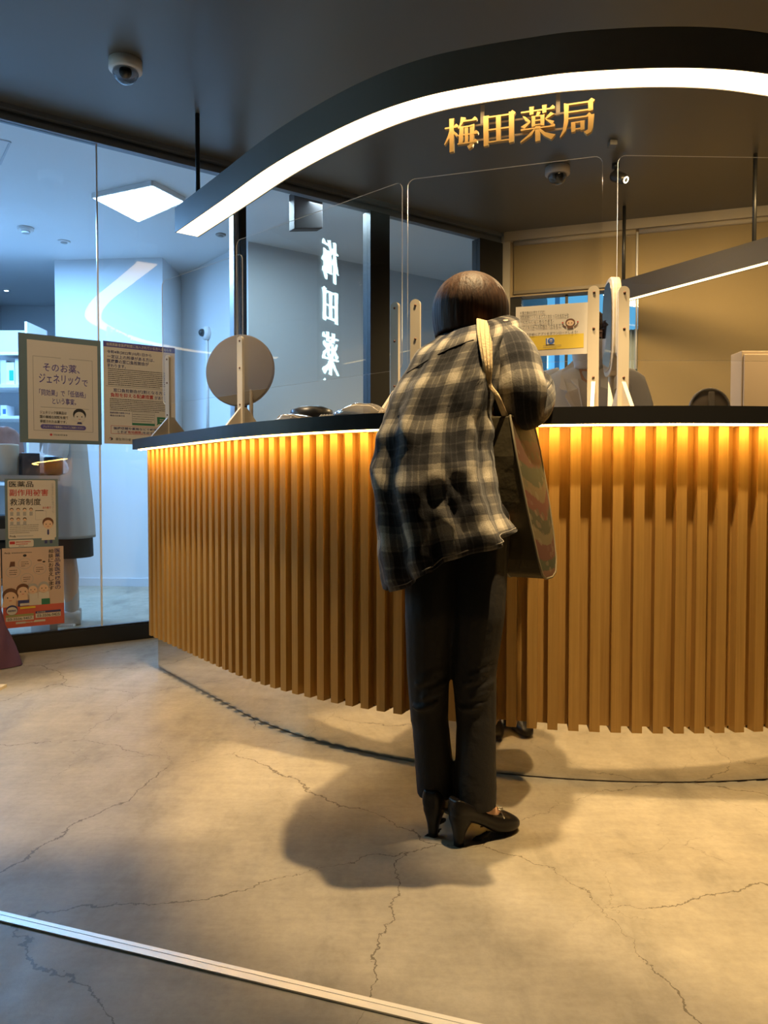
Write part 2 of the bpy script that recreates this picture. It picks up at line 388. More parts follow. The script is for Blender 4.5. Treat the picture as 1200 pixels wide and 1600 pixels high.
# ------------------------------------------------------------------ the room
ZC = 2.84            # lobby ceiling
ZG = 2.76            # top of the glazing
ZR = 2.86            # ceiling of the bright room behind the glass
G0 = V((-1.974, 4.006, 0)); GD = V((.817, .577, 0)).normalized(); GN = V((GD.y, -GD.x, 0))
def gpx(u, v, off=0.0): return onplane(u, v, G0 + GN * off, GN)
def gt(u, v=600): return (gpx(u, v) - G0).dot(GD)
def gp(t, z, off=0.0): return G0 + GD * t + GN * off + V((0, 0, z))
tL = (-4.2 - G0.x) / GD.x
B0 = V((.92, 6.045, 0)); BD = V((.951, -.309, 0)).normalized(); BN = V((BD.y, -BD.x, 0))
def bpx(u, v, off=0.0): return onplane(u, v, B0 + BN * off, BN)
def bp_(s, z, off=0.0): return B0 + BD * s + BN * off + V((0, 0, z))
sR = (3.2 - B0.x) / BD.x
m = MB(); m.add([(-4.6, -2.8, 0), (4, -2.8, 0), (4, 9.2, 0), (-4.6, 9.2, 0), (-4.6, -2.8, -.1), (4, -2.8, -.1), (4, 9.2, -.1), (-4.6, 9.2, -.1)], [(0, 1, 2, 3), (7, 6, 5, 4), (0, 4, 5, 1), (1, 5, 6, 2), (2, 6, 7, 3), (3, 7, 4, 0)])
struct(m, 'floor', M_floor)
cl = [gp(tL, ZC)[:2], gp(0, ZC)[:2], B0[:2], bp_(sR, 0)[:2], (3.2, -2.6), (-4.2, -2.6)]
m = MB().prism([tuple(p) for p in cl][::-1], (0, 0, ZC), (1, 0, 0), (0, 1, 0), (0, 0, 1), .1)
struct(m, 'ceiling', M_ceil)
struct(MB().box((-4.3, -2.7, 0), (-4.2, gp(tL, 0).y, ZC)), 'wall_left', M_darkwall)
struct(MB().box((3.2, -2.7, 0), (3.3, bp_(sR, 0).y + .1, ZC)), 'wall_right', M_darkwall)
struct(MB().box((-4.3, -2.8, 0), (3.3, -2.7, ZC)), 'wall_front', M_darkwall)
# glazing: header, plinth, posts, panes
tc_ = (B0 - G0).dot(GD)
def gbox(mb, t0, t1, z0, z1, o0, o1, m=0):
    c = gp((t0 + t1) / 2, (z0 + z1) / 2, (o0 + o1) / 2)
    return mb.obox(c, GD * (t1 - t0) / 2, GN * (o1 - o0) / 2, V((0, 0, (z1 - z0) / 2)), m)
h = MB(); gbox(h, tL, tc_, ZG + .03, ZR + .02, -.05, -.003); gbox(h, tL, tc_, ZG, ZG + .03, -.03, .02); gbox(h, tL, tc_, ZG + .055, ZC, -.003, .035)
struct(h, 'trim_1', mat('header_dark', (.16, .18, .21), .35))
pl = MB(); gbox(pl, tL, tc_, 0, .088, -.05, .012); gbox(pl, tL, tc_, .088, .098, -.03, .0)
struct(pl, 'trim_2', mat('plinth_black', (.018, .017, .016), .35))
posts = [(gt(365), gt(383)), (gt(575), gt(605)), (gt(745), gt(783))]
for k, (a, b) in enumerate(posts):
    p = MB()
    if k == 0:
        w = b - a
        gbox(p, a + w * .5, b, .1, ZG, -.06, .03); gbox(p, a, a + w * .2, .1, ZG, -.05, .012, 1); gbox(p, a + w * .24, a + w * .46, .1, ZG, -.05, .012, 1)
    else: gbox(p, a, b, .1, ZG, -.06, .03)
    struct(p, 'trim_%d' % (3 + k), [M_dark, mat('silver_trim', (.6, .62, .65), .3, .8)])
joint = gt(155)
edges = [(tL, joint - .003), (joint + .003, posts[0][0]), (posts[0][1], posts[1][0]), (posts[1][1], posts[2][0])]
for k, (a, b) in enumerate(edges):
    struct(gbox(MB(), a, b, .098, ZG, -.012, 0), 'window_%d' % (k + 1), M_pane)
jm = gbox(MB(), joint - .004, joint + .004, .098, ZG, -.013, .001)
struct(jm, 'trim_6', mat('glass_joint', (.95, .97, .98), .2))  # near-white colour stands in for light refracted at the joint
# bright room behind the glass
rw = 2.2
P1 = V((-2.17, 7.62, 0)); P2 = V((-1.1, 6.28, 0)); P3 = P2 + GD * 3.4
def wallseg(name, a, b, z0, z1, mt, th=.06):
    a = V((a[0], a[1], 0)); b = V((b[0], b[1], 0)); d = (b - a).normalized(); n = V((-d.y, d.x, 0))
    mb = MB().obox((a + b) / 2 + n * th / 2 + V((0, 0, (z0 + z1) / 2)), (b - a) / 2, n * th / 2, V((0, 0, (z1 - z0) / 2)))
    return struct(mb, name, mt)
g0 = gp(tL, 0, -.05)
wallseg('wall_left_room', (-4.2, g0.y + .02), (-4.2, 8.6), 0, ZR, M_room)
wallseg('wall_back_room', (-4.2, 8.5), (-2.1, 8.5), 0, ZR, M_room)
wallseg('wall_right_room', (-2.1, 8.5), P1, 0, ZR, M_room)
wallseg('wall_right_room_2', P1, P2, 0, ZR, M_room)
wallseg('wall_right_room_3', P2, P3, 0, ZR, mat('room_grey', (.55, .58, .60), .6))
wallseg('wall_end_room', P3, (B0.x + .05, B0.y + .1), 0, ZR, M_room)
ga, gb = gp(tL, 0, -.055), gp(tc_ + .05, 0, -.055)
m = MB().prism([(ga.x, ga.y), (gb.x, gb.y), (P3.x, P3.y), (P2.x, P2.y), (P1.x, P1.y), (-2.1, 8.5), (-4.2, 8.5)], (0, 0, ZR), (1, 0, 0), (0, 1, 0), (0, 0, 1), .06)
struct(m, 'ceiling.001', M_room)
# projecting white wall face in the room and its skirting
pa = atz(90, 910, 0); pa = V((-2.86, 6.75, 0)); pb = V((-1.93, 6.72, 0))
pa = aty(90, 760, 6.8); pb = aty(257, 760, 6.72)
m = MB(); m.prism([(pa.x, pa.y), (pb.x, pb.y), (pb.x + .02, pb.y + .9), (pa.x, pa.y + .9)], (0, 0, 0), (1, 0, 0), (0, 1, 0), (0, 0, 1), ZR)
struct(m, 'wall_centre_room', M_room)
struct(MB().bar((pa.x, pa.y - .006, .035), (pb.x, pb.y - .006, .035), .012, .07), 'baseboard_room', mat('skirting', (.7, .72, .75), .3))
# cool square ceiling light
z = ZR - .002
c4 = [atz(145, 303, z), atz(238, 283, z), atz(288, 309, z), atz(217, 341, z)]
ctr4 = sum(c4, V()) / 4
t = thing('ceiling_light', ctr4, 'bright square cool white ceiling light panel in the room behind the glass', 'ceiling light')
build(MB().prism([(p.x, p.y) for p in c4], (0, 0, z - .028), (1, 0, 0), (0, 1, 0), (0, 0, 1), .027), 'diffuser', M_cool, t)
fr = MB()
for a, b in zip(c4, c4[1:] + c4[:1]): fr.bar(a + V((0, 0, -.013)), b + V((0, 0, -.013)), .02, .03)
build(fr, 'frame', M_white, t)
def ceil_round(name, u, v, zc, r, hgt, label, cat, mt, m2=None):
    p = atz(u, v, zc); t = thing(name, p, label, cat)
    build(MB().lathe([(r, 0), (r, -hgt * .4), (r * .8, -hgt * .7)], p, 24), 'base', mt, t)
    build(MB().lathe([(r * .55, -hgt * .7), (r * .5, -hgt), (0, -hgt)], p, 20), 'sensor', m2 or M_lgrey, t); return t
ceil_round('smoke_detector', 40, 356, ZR, .06, .04, 'small white smoke detector on the pale ceiling left of the light panel', 'smoke detector', M_white)
ceil_round('ceiling_sensor', 100, 377, ZR, .05, .015, 'faint flat disc sensor on the pale ceiling below the light panel', 'sensor', M_white)
ceil_round('ceiling_speaker', 345, 366, ZR, .04, .02, 'tiny grey ceiling device beside the glazing post', 'sensor', M_lgrey)
p = [atz(u, v, ZR - .002) for u, v in ((-40, 210), (16, 222), (0, 257), (-60, 262))]
hb = MB()
for a, b in zip(p, p[1:] + p[:1]): hb.bar(a, b, .012, .004)
t = build(hb, 'ceiling_hatch', mat('hatch', (.55, .58, .62), .5), None, p[1]); tag(t, 'thin outline of an access hatch at the top left of the pale ceiling', 'hatch')
# tiny recessed room downlight low left
t = ceil_round('recessed_downlight', 10, 453, ZR, .035, .012, 'tiny lit recessed downlight in the far pale ceiling at left', 'downlight', M_white, M_cool)
# dome security cameras
def dome(u, v, zc, r, label, mbase, mdome, tilt=0):
    p = atz(u, v, zc); t = thing('security_camera', p, label, 'security camera', None)
    build(MB().lathe([(r, 0), (r, -r * .55), (r * .93, -r * .62)], p, 32), 'base', mbase, t)
    d = build(MB().lathe([(r * .8 * math.cos(a), -r * .6 - r * .78 * math.sin(a)) for a in [k * PI / 16 for k in range(8)]] + [(0, -r * 1.38)], p, 28), 'dome', mdome, t)
    build(MB().ell(p + V((.006, -.02, -r * .78)), (r * .38, r * .38, r * .38)), 'lens', M_black, t)
    return t
M_dome = glass_mat('dome_plastic', (.45, .47, .5), 2.0, 1.5)
dome(196, 96, ZC, .075, 'white dome security camera on the bluish part of the dark ceiling', mat('cam_white', (.9, .88, .86), .5), M_dome)
dome(871, 262, ZC, .075, 'dim dome security camera on the dark ceiling seen through the clear screen', mat('cam_dim', (.55, .48, .42), .5), M_dome)
# wall mounted camera in the bright room
wn_ = (P2 - P1).normalized(); wnn = V((-wn_.y, wn_.x, 0)) * -1
p = onplane(325, 521, P1 + wnn * .0, wnn)
t = thing('wall_camera', p, 'white round camera fixed high on the room wall above the mirror', 'security camera')
build(MB().lathe([(.06, 0), (.06, .03), (.045, .05)], p, 24, wnn), 'base', M_white, t)
build(MB().ell(p + wnn * .055, (.034, .034, .034)), 'lens', M_black, t)
build(MB().lathe([(.012, -.06), (.012, -.9)], p + wnn * .012, 10), 'cable', M_white, t)
# ceiling spot and small box right of the sign
p = atz(962, 256, ZC); t = thing('spotlight', p, 'small lit spotlight on the dark ceiling right of the gold letters', 'spotlight')
build(MB().lathe([(.022, 0), (.022, -.03), (.008, -.03), (.008, -.06)], p, 16), 'mount', M_black, t)
build(MB().cap(p + V((0, .0, -.075)), p + V((.03, -.05, -.11)), .035, .032), 'head', M_black, t)
build(MB().lathe([(.019, 0), (0, .004)], p + V((.042, -.071, -.124)), 20, V((.05, -.09, -.06))), 'lamp', mat('spot_lamp', (1, .9, .7), .5, emit=(1, .85, .55), estr=14), t)
p = atz(957, 221, ZC)
tag(build(MB().box(p + V((-.022, -.03, -.03)), p + V((.022, .03, 0))), 'sensor_box', mat('boxgrey', (.13, .125, .12), .5), None, p, .004), 'little grey box on the ceiling just above the spotlight', 'sensor box')
# back wall with window, blinds and cornice
uw0, uw1 = 801, 1004
s0 = (bpx(uw0, 500) - B0).dot(BD); s1 = (bpx(uw1, 500) - B0).dot(BD)
def bbox_(mb, a, b, z0, z1, o0, o1, m=0):
    return mb.obox(bp_((a + b) / 2, (z0 + z1) / 2, (o0 + o1) / 2), BD * (b - a) / 2, BN * (o1 - o0) / 2, V((0, 0, (z1 - z0) / 2)), m)
wz1 = 2.35
w = MB(); bbox_(w, -.06, s0 - .03, 0, ZC, -.12, 0); bbox_(w, s0 - .03, s1, 0, .85, -.12, 0); bbox_(w, s0 - .03, s1, wz1, ZC, -.12, 0); bbox_(w, s1, sR, 0, ZC, -.12, 0)
struct(w, 'wall_back', mat('tan_wall', (.36, .28, .17), .7))
cz0 = bpx(801, 379).z; cz1 = bpx(795, 361).z
c = MB(); bbox_(c, s0 - .06, sR, cz0, cz1, 0, .05); bbox_(c, s0 - .06, sR, cz1 - .02, cz1, .05, .065)
struct(c, 'trim_7', M_cornice)
c = MB(); bbox_(c, (bpx(784, 500) - B0).dot(BD), (bpx(797, 500) - B0).dot(BD), 0, cz1, -.001, .03)
struct(c, 'trim_8', mat('corner_white', (.5, .46, .4), .6))
f = MB(); um = (bpx(905, 500) - B0).dot(BD); u2 = (bpx(930, 500) - B0).dot(BD); sa = (bpx(814, 500) - B0).dot(BD); u3 = (bpx(884, 500) - B0).dot(BD)
bbox_(f, s0 - .03, sa, .85, wz1, -.1, -.02); bbox_(f, um + .06, u2, .85, wz1, -.1, -.02); bbox_(f, s1 - .02, s1, .85, wz1, -.1, -.02); bbox_(f, u3 - .01, u3 + .01, .85, wz1, -.09, -.05); bbox_(f, s0, s1, .85, .9, -.1, -.02)
struct(f, 'trim_9', M_dark)
struct(bbox_(MB(), s0, s1, .9, wz1, -.075, -.068), 'window_5', M_pane)
def blind(a, b, ztop, zbot, off, label):
    t = thing('roller_blind', bp_((a + b) / 2, ztop, off), label, 'roller blind')
    build(bbox_(MB(), a, b, zbot, ztop, off, off + .004), 'fabric', M_blind, t)
    build(bbox_(MB(), a, b, zbot - .025, zbot, off - .004, off + .01), 'bottom_rail', mat('blind_rail', (.2, .16, .1), .5), t)
    build(MB().tube([bp_(a, ztop + .0, off + .004), bp_(b, ztop, off + .004)], .02, 12), 'roller', M_cornice, t)
    return t
sb = (bpx(993, 400) - B0).dot(BD); sb2 = (bpx(998, 400) - B0).dot(BD)
blind(s0 + .01, sb, cz0 - .015, bpx(801, 456).z, .012, 'tan roller blind half lowered over the window behind the customer')
blind(sb2, sR - .05, cz0 - .015, .98, .012, 'tan roller blind lowered to the sill at the right of the window')
build_ = tag(build(MB().tube([bp_((sb + sb2) / 2, cz0 - .02, .02), bp_((sb + sb2) / 2, 1.75, .02)], .008, 8), 'blind_cord', M_white, None, bp_(sb, 1.7, .02)), 'white pull cord hanging between the two tan roller blinds', 'cord')
# pleated sheer curtain strip in the right bay of the window
cu = MB(); sc0 = (bpx(932, 500) - B0).dot(BD); rows = []
for z in (.9, 2.05): rows.append([bp_(sc0 + (s1 - .02 - sc0) * k / 48, z, -.03 + .012 * math.sin(k * 1.5)) for k in range(49)])
cu.grid(rows, False)
t = build(cu, 'sheer_curtain', mat('sheer', (.35, .42, .45), .8), None, rows[0][24]); tag(t, 'grey blue pleated sheer curtain at the right end of the window', 'curtain')
s_ = t.modifiers.new('solid', 'SOLIDIFY'); s_.thickness = .003
# building seen across the street; emission stands in for light on its front
fo = V((1.9, 10.0, 0)); fx = V((.98, -.2, 0)); fn = V((-.2, -.98, 0))
t = thing('street_building', fo, 'pale blue lit building front across the street beyond the window', 'building')
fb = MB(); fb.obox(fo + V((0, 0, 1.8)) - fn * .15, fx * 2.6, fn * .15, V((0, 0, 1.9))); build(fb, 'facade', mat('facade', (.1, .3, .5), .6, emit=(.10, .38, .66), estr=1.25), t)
for k, (a, b, z0, z1, mt) in enumerate([(-2.2, 1.4, 2.28, 2.36, 1), (-2.2, 1.4, 1.84, 1.92, 0), (-.95, -.8, .3, 3.4, 0), (-.25, -.05, .3, 3.4, 1), (.3, .36, .3, 3.4, 0), (-.6, -.52, 2.0, 2.3, 2), (-.64, -.56, 2.45, 2.7, 2), (.05, .22, 2.4, 2.75, 2)]):
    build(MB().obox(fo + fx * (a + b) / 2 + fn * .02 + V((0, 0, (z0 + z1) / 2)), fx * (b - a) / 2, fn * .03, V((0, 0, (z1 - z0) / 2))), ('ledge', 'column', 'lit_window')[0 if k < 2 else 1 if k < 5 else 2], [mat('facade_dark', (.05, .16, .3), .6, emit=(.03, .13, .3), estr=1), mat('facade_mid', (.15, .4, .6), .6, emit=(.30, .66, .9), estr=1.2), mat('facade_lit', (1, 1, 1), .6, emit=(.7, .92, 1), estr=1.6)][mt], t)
# dark-brown hanging box behind the glass
pc = gpx(478, 326, -.25)
t = thing('hanging_box', pc + V((0, 0, .2)), 'dark brown box hung from the ceiling behind the tall pane', 'hanging box')
a = gpx(457, 330, -.25); b = gpx(501, 330, -.25); wv = (b - a)
build(MB().obox(V((pc.x, pc.y, gpx(478, 325, -.25).z)), wv / 2, GN * .04, V((0, 0, .15))), 'case', mat('boxbrown', (.07, .05, .045), .5), t, None, .006)
build(MB().obox(V((pc.x, pc.y, gpx(478, 300, -.25).z + .13)), wv * .06, GN * .012, V((0, 0, .12))), 'bracket', M_dark, t)
# aluminium strip let into the floor
a = atz(-60, 1419, .0); b = atz(760, 1614, .0); d = (b - a).normalized(); a = a - d * 2.2; b = b + d * 2.0; nrm = V((-d.y, d.x, 0)); L = (b - a)
fs_ = MB()
for o, w_, hh in ((-.0085, .005, .004), (0, .0035, .0033), (.0085, .005, .004)): fs_.obox((a + b) / 2 + nrm * o + V((0, 0, hh / 2)), L / 2, nrm * w_, V((0, 0, hh / 2)))
struct(fs_, 'trim_10', mat('floor_strip', (.85, .82, .76), .45, .6))
# ------------------------------------------------------------------ reception counter
CC = V((.85, 4.0, 0)); TH0 = math.radians(54); TEND = .925; RS = 1.785; TH1 = math.radians(44)
LD = V((-math.cos(TH0), math.sin(TH0), 0)); LN = V((-math.sin(TH0), -math.cos(TH0), 0))
def cpt(R, q, z=0.0):
    """q: arc length along the slat line, 0 at the start of the arc, negative along the straight left end"""
    if q < 0: return CC + LN * R + LD * (-q) + V((0, 0, z))
    th = -TH0 + q / RS; return CC + V((math.sin(th), -math.cos(th), 0)) * R + V((0, 0, z))
def cnrm(q):
    if q < 0: return LN.copy()
    th = -TH0 + q / RS; return V((math.sin(th), -math.cos(th), 0))
QEND = (TH0 + TH1) * RS
def sweep(mb, q0, q1, sect, n=90, m=0, off=0.0):
    """closed section [(R, z)] swept along the counter line"""
    qs = [q0 + (q1 - q0) * k / n for k in range(n + 1)]
    if q0 < 0 < q1: qs = sorted(set(qs + [0.0]))
    rows = [[cpt(r, q, z) for r, z in sect] for q in qs]; k = len(sect)
    mb.grid(rows, True, m, smooth=False); mb.add(rows[0], [list(range(k))], m); return mb.add(rows[-1], [list(range(k))[::-1]], m)
HB = .16; HU = 1.057; HT = 1.106; RF = 1.84
counter = thing('reception_counter', cpt(1.5, 1.6), 'curved reception counter clad in lit vertical wooden slats with a black top', 'counter')
build(sweep(MB(), -TEND - .05, QEND, [(RF, HU), (RF, HT), (1.36, HT), (1.36, HU)]), 'countertop', M_top, counter)
sl = MB(); k = 0; q = -TEND + .015; pitch = .0605
while q < QEND:
    a = q - .015; b = q + .0145; idx = k
    A = [cpt(RS, a), cpt(RS, b), cpt(RS - .034, b), cpt(RS - .034, a)]
    top = [p + V((0, 0, HU - .004)) for p in A]; bot = [p + V((0, 0, HB)) for p in A]
    for f in ((0, 1), (1, 2), (3, 0)):
        i, j = f; w0 = .1 + .25 * f[0]; w1 = w0 + .3
        sl.add([bot[i], bot[j], top[j], top[i]], [(0, 1, 2, 3)], 0, False, [(idx + w0, 0), (idx + w1, 0), (idx + w1, .9), (idx + w0, .9)])
    sl.add(bot, [(3, 2, 1, 0)], 0, False, [(idx + .2, 0)] * 4); sl.add(top, [(0, 1, 2, 3)], 0, False, [(idx + .2, 0)] * 4)
    q += pitch; k += 1
so = build(sl, 'slat_cladding', M_wood, counter)
bk = MB(); qs = [-TEND + (QEND + TEND) * i / 140 for i in range(141)]
for i in range(140):
    a, b = qs[i], qs[i + 1]; idx = int((a + TEND) / .121) + 300; ua = .1 + .8 * (((a + TEND) / .121) % 1); ub = ua + .1
    bk.add([cpt(RS - .032, a, HB + .01), cpt(RS - .032, b, HB + .01), cpt(RS - .032, b, HU), cpt(RS - .032, a, HU)], [(0, 1, 2, 3)], 0, False, [(idx + ua, 0), (idx + ub, 0), (idx + ub, .9), (idx + ua, .9)])
sweep(bk, -TEND, QEND, [(RS - .034, HB + .01), (RS - .034, HU - .002), (RS - .06, HU - .002), (RS - .06, HB + .01)], 80)
build(bk, 'back_board', M_wood, counter)
build(sweep(MB(), -TEND + .02, QEND, [(1.748, .004), (1.748, HB + .012), (1.735, HB + .012), (1.735, .004)], 120), 'kickboard', M_steel, counter)
jn = MB(); qj = (TH0 - math.radians(25.3)) * RS; jn.obox(cpt(1.7485, qj, .085), cnrm(qj) * .0008, V((cnrm(qj).y, -cnrm(qj).x, 0)) * .0012, V((0, 0, .08)))
build(jn, 'kickboard_joint', M_black, counter)
build(sweep(MB(), -TEND, QEND, [(1.829, HU - .004), (1.829, HU + .002), (1.812, HU + .002), (1.812, HU - .004)], 120), 'light_strip', M_strip, counter)
e = MB(); q = -TEND
e.add([cpt(RS - .002, q, HB), cpt(1.45, q, HB), cpt(1.45, q, HU), cpt(RS - .002, q, HU)] + [cpt(RS - .002, q + .02, HB), cpt(1.45, q + .02, HB), cpt(1.45, q + .02, HU), cpt(RS - .002, q + .02, HU)], [(0, 1, 2, 3), (7, 6, 5, 4), (0, 3, 7, 4), (1, 5, 6, 2), (3, 2, 6, 7), (0, 4, 5, 1)], 0, False, [(99.2, 0), (99.8, 0), (99.8, .9), (99.2, .9)] * 2)
build(e, 'end_panel', M_wood, counter)
build(sweep(MB(), -TEND + .03, QEND, [(1.44, .0), (1.44, HU - .003), (1.42, HU - .003), (1.42, .0)], 60), 'inner_panel', M_darkwall, counter)
# ------------------------------------------------------------------ hanging light bars
hL = 2.25
px_ = [(292, 367), (365, 318), (440, 267), (520, 223), (600, 187), (675, 163), (750, 148), (825, 137), (900, 128), (1025, 122), (1130, 125)]
pl_ = [atz(u, v, hL) for u, v in px_]
xm = .93
right = [V((2 * xm - p.x, p.y, p.z)) for p in reversed(pl_[2:8])]
bar = catmull([p for p in pl_] + right, 6)
def lightbar(pts, w, hgt, label, rods, mled):
    t = thing('pendant_light_bar', pts[len(pts) // 2], label, 'light')
    rows = []; rl = []
    for i, p in enumerate(pts):
        d = (pts[min(i + 1, len(pts) - 1)] - pts[max(i - 1, 0)]); d.z = 0; d.normalize(); n = V((d.y, -d.x, 0))
        o = w / 2; ii = o - .006
        rows.append([p + n * o, p + n * o + V((0, 0, hgt)), p - n * o + V((0, 0, hgt)), p - n * o, p - n * ii, p - n * ii + V((0, 0, .012)), p + n * ii + V((0, 0, .012)), p + n * ii])
        rl.append([p + n * ii + V((0, 0, .003)), p + n * ii + V((0, 0, .009)), p - n * ii + V((0, 0, .009)), p - n * ii + V((0, 0, .003))])
    hb = MB().grid(rows, True, 0, smooth=False); hb.add(rows[0], [list(range(8))]); hb.add(rows[-1], [list(range(8))[::-1]])
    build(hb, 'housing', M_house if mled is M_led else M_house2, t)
    lb = MB().grid(rl, True, 0, smooth=False); lb.add(rl[0], [(0, 1, 2, 3)]); lb.add(rl[-1], [(3, 2, 1, 0)])
    build(lb, 'diffuser', mled, t)
    for i in rods:
        p = pts[i]; build(MB().tube([p + V((0, 0, hgt - .01)), V((p.x, p.y, ZC))], .012, 10), 'rod', M_dark, t)
    return t
lightbar(bar, .135, .13, 'long curved black light bar with a bright warm underside hanging above the counter', [2, -3], M_led)
hB = 2.18
q0 = atz(974, 471, hB); q1 = atz(1200, 411, hB); dd = q1 - q0
pts = [q0 + dd * (k / 12) for k in range(0, 19)]
lightbar(pts, .07, .14, 'straight black light bar with a thin lit underside hanging at the back right', [0, 11], M_ledback)
# ------------------------------------------------------------------ gold sign below the bar
ha = atz(750, 163, hL); hb_ = atz(873, 148, hL)
sA = aty(694, 210, 2.86); sB = aty(932, 180, 2.70)
sx = (sB - sA); sx.z = 0; SW = sx.length; sx.normalize(); sn = V((sx.y, -sx.x, 0))
ztop = 2.215
sign = thing('shop_sign', (sA.x, sA.y, 2.1), 'gold lettering sign hung below the curved light bar', 'sign')
cw = .124
tops = [aty(700, 188, 2.85).z, 0]
zt = aty(700, 183, 2.85).z; zb = aty(700, 236, 2.85).z
for k, ch in enumerate('梅田薬局'):
    o = V((sA.x, sA.y, 0)) + sx * (k * (SW - cw) / 3)
    mb = MB(); S = cw / 1000; SH = (zt - zb) / 1000
    for i, st in enumerate(KAN[ch]):
        mb.prism([(a * S, b * SH * .97) for a, b in st], o + V((0, 0, zb)) + sn * (.0004 * (i % 5)), sx, (0, 0, 1), -sn, .016, 0, 1)
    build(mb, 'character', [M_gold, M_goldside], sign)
for fz in (.74, .30):
    z = zb + (zt - zb) * fz
    build(MB().bar(V((sA.x, sA.y, z)) + sx * .07 - sn * .022, V((sA.x, sA.y, z)) + sx * (SW - .07) - sn * .022, .006, .006), 'rail', M_beige, sign)
for u, v in ((750, 160), (873, 146)):
    p = aty(u, 200, 2.80); s_ = (V((p.x, p.y, 0)) - V((sA.x, sA.y, 0))).dot(sx)
    p = V((sA.x, sA.y, 0)) + sx * s_ - sn * .029
    build(MB().bar(p + V((0, 0, zb + (zt - zb) * .72)), p + V((0, 0, hL + .02)), .014, .004, sn), 'hanger', M_cream, sign)
# ------------------------------------------------------------------ clear acrylic screens on the counter
def ang(u, R):      # position on the circle of radius R seen at image column u
    best = None
    for i in range(2400):
        th = math.radians(-75 + i * .05); p = CC + V((math.sin(th), -math.cos(th), 0)) * R
        uu = 600 + 1200 * p.x / p.y
        if best is None or abs(uu - u) < best[0]: best = (abs(uu - u), p)
    return best[1]
def rounded(w, h, r, n=5):
    pts = []
    for cx, cy, st in ((w - r, r, -90), (w - r, h - r, 0), (r, h - r, 90), (r, r, 180)):
        for k in range(n + 1):
            a = math.radians(st + 90 * k / n); pts.append((cx + r * math.cos(a), cy + r * math.sin(a)))
    return pts
def screen(A, B, z0, z1, label, posts_, lab_post=None):
    A = V((A.x, A.y, 0)); B = V((B.x, B.y, 0)); x = (B - A); w = x.length; x.normalize(); n = V((x.y, -x.x, 0))
    t = thing('acrylic_screen', (A + B) / 2 + V((0, 0, HT)), label, 'screen', 'clear screens on the counter')
    build(MB().prism(rounded(w, z1 - z0, .025), A + V((0, 0, z0)), x, (0, 0, 1), -n, .004, 0, 1), 'panel', [M_acryl, M_edge], t)
    for s in posts_:
        c = A + x * s
        b = MB()
        b.prism(rounded(.034, .39, .016), c - x * .018 + n * .012 + V((0, 0, HT)), x, (0, 0, 1), -n, .011)
        p = build(b, 'bracket', M_cream, t)
        f = MB(); f.prism([(-.10, 0), (.10, 0), (.10, .006), (.014, .10), (-.014, .10), (-.10, .006)], c - x * .006 - n * .004 + V((0, 0, HT)), n, (0, 0, 1), x, .012)
        f.obox(c + V((0, 0, HT + .003)), x * .018, n * .10, V((0, 0, .003)))
        build(f, 'foot', M_cream, p)
        for hz in (.05, .11, .26, .37):
            build(MB().lathe([(.004, 0), (.004, .002), (0, .003)], c + n * .012 + V((0, 0, HT + hz)), 10, n), 'screw', M_brown, p)
    return t
RA = 1.785 - .0
B1 = aty(637, 283, 2.57); B2 = aty(942, 240, 2.385); A2 = aty(628, 283, 2.585)
zt_ = (B1.z + B2.z) / 2; zbot = aty(942, 562, 2.385).z
C1 = aty(966, 236, 2.395); C2 = aty(1330, 246, 2.42)
screen(B1, B2, zbot, zt_, 'clear acrylic screen in front of the customer with a paper notice on it', [.03, (B2 - B1).length - .022])
screen(C1, C2, zbot, zt_ + .005, 'clear acrylic screen at the right edge with the back light bar seen through it', [.02, .72])
Ya = (zt_ - CAM_Z) * 1200 / (760 - 385); A1 = aty(369, 385, 3.2)
dirA = V((A2.x - A1.x, A2.y - A1.y, 0)).normalized()
screen(V((A1.x, A1.y, 0)), A2, zbot + .0, zt_, 'clear acrylic screen left of the customer catching the mirrored sign reflection', [.035, (V((A2.x - A1.x, A2.y - A1.y, 0))).length - .022])
Z2 = aty(378, 383, 3.24); Z1 = aty(246, 445, 3.95)
Z1 = cpt(1.73, -.86)
zz = thing
screen(Z1, Z2, zbot, zt_ - .04, 'clear acrylic screen at the far left end of the counter', [.06])
# notice on the clear screen
x_ = V((B2.x - B1.x, B2.y - B1.y, 0)).normalized(); n_ = V((x_.y, -x_.x, 0)); pb_ = V((B1.x, B1.y, 0)) + n_ * .004
tl = onplane(806, 480, pb_, n_); tr = onplane(922, 473, pb_, n_); bl = onplane(806, 560, pb_, n_)
w_ = (V((tr.x, tr.y, 0)) - V((tl.x, tl.y, 0))).length; h_ = tl.z - onplane(808, 558, pb_, n_).z
def sheet_root(name, S, m, label, cat, thick=.001):
    mb = MB().obox(S.o + S.x * S.w / 2 + S.d * S.h / 2 + S.n * thick * .0, S.x * S.w / 2, S.d * S.h / 2, S.n * thick / 2)
    r = build(mb, name, m, None, S.o + S.x * S.w / 2 + S.d * S.h / 2); return tag(r, label, cat)
S = Sheet(tl, x_, (0, 0, -1), n_, w_, h_)
nr = sheet_root('notice', S, M_paper, 'white paper notice with a yellow band taped to the clear screen beside the customer', 'notice')
S.text('lettering', M_ink, 'お薬手帳はお持ちですか?', .06, .10, .40, .155, .02)
S.text('lettering', M_ink, '次回来局にいくときアプリを使ってみませんか', .06, .19, .72, .25, .02)
S.text('lettering', M_ink, 'かんたんにはじめられます。', .06, .29, .52, .345, .02)
S.text('lettering', M_ink, 'アプリなら以下の機能もつかえます!', .06, .385, .62, .445, .02)
S.rect('band', M_yellow, .10, .60, .92, .88, .0008)
S.text('lettering', M_ink, 'お薬手帳にアプリをダウンロードしよう!', .10, .54, .84, .595, .03)
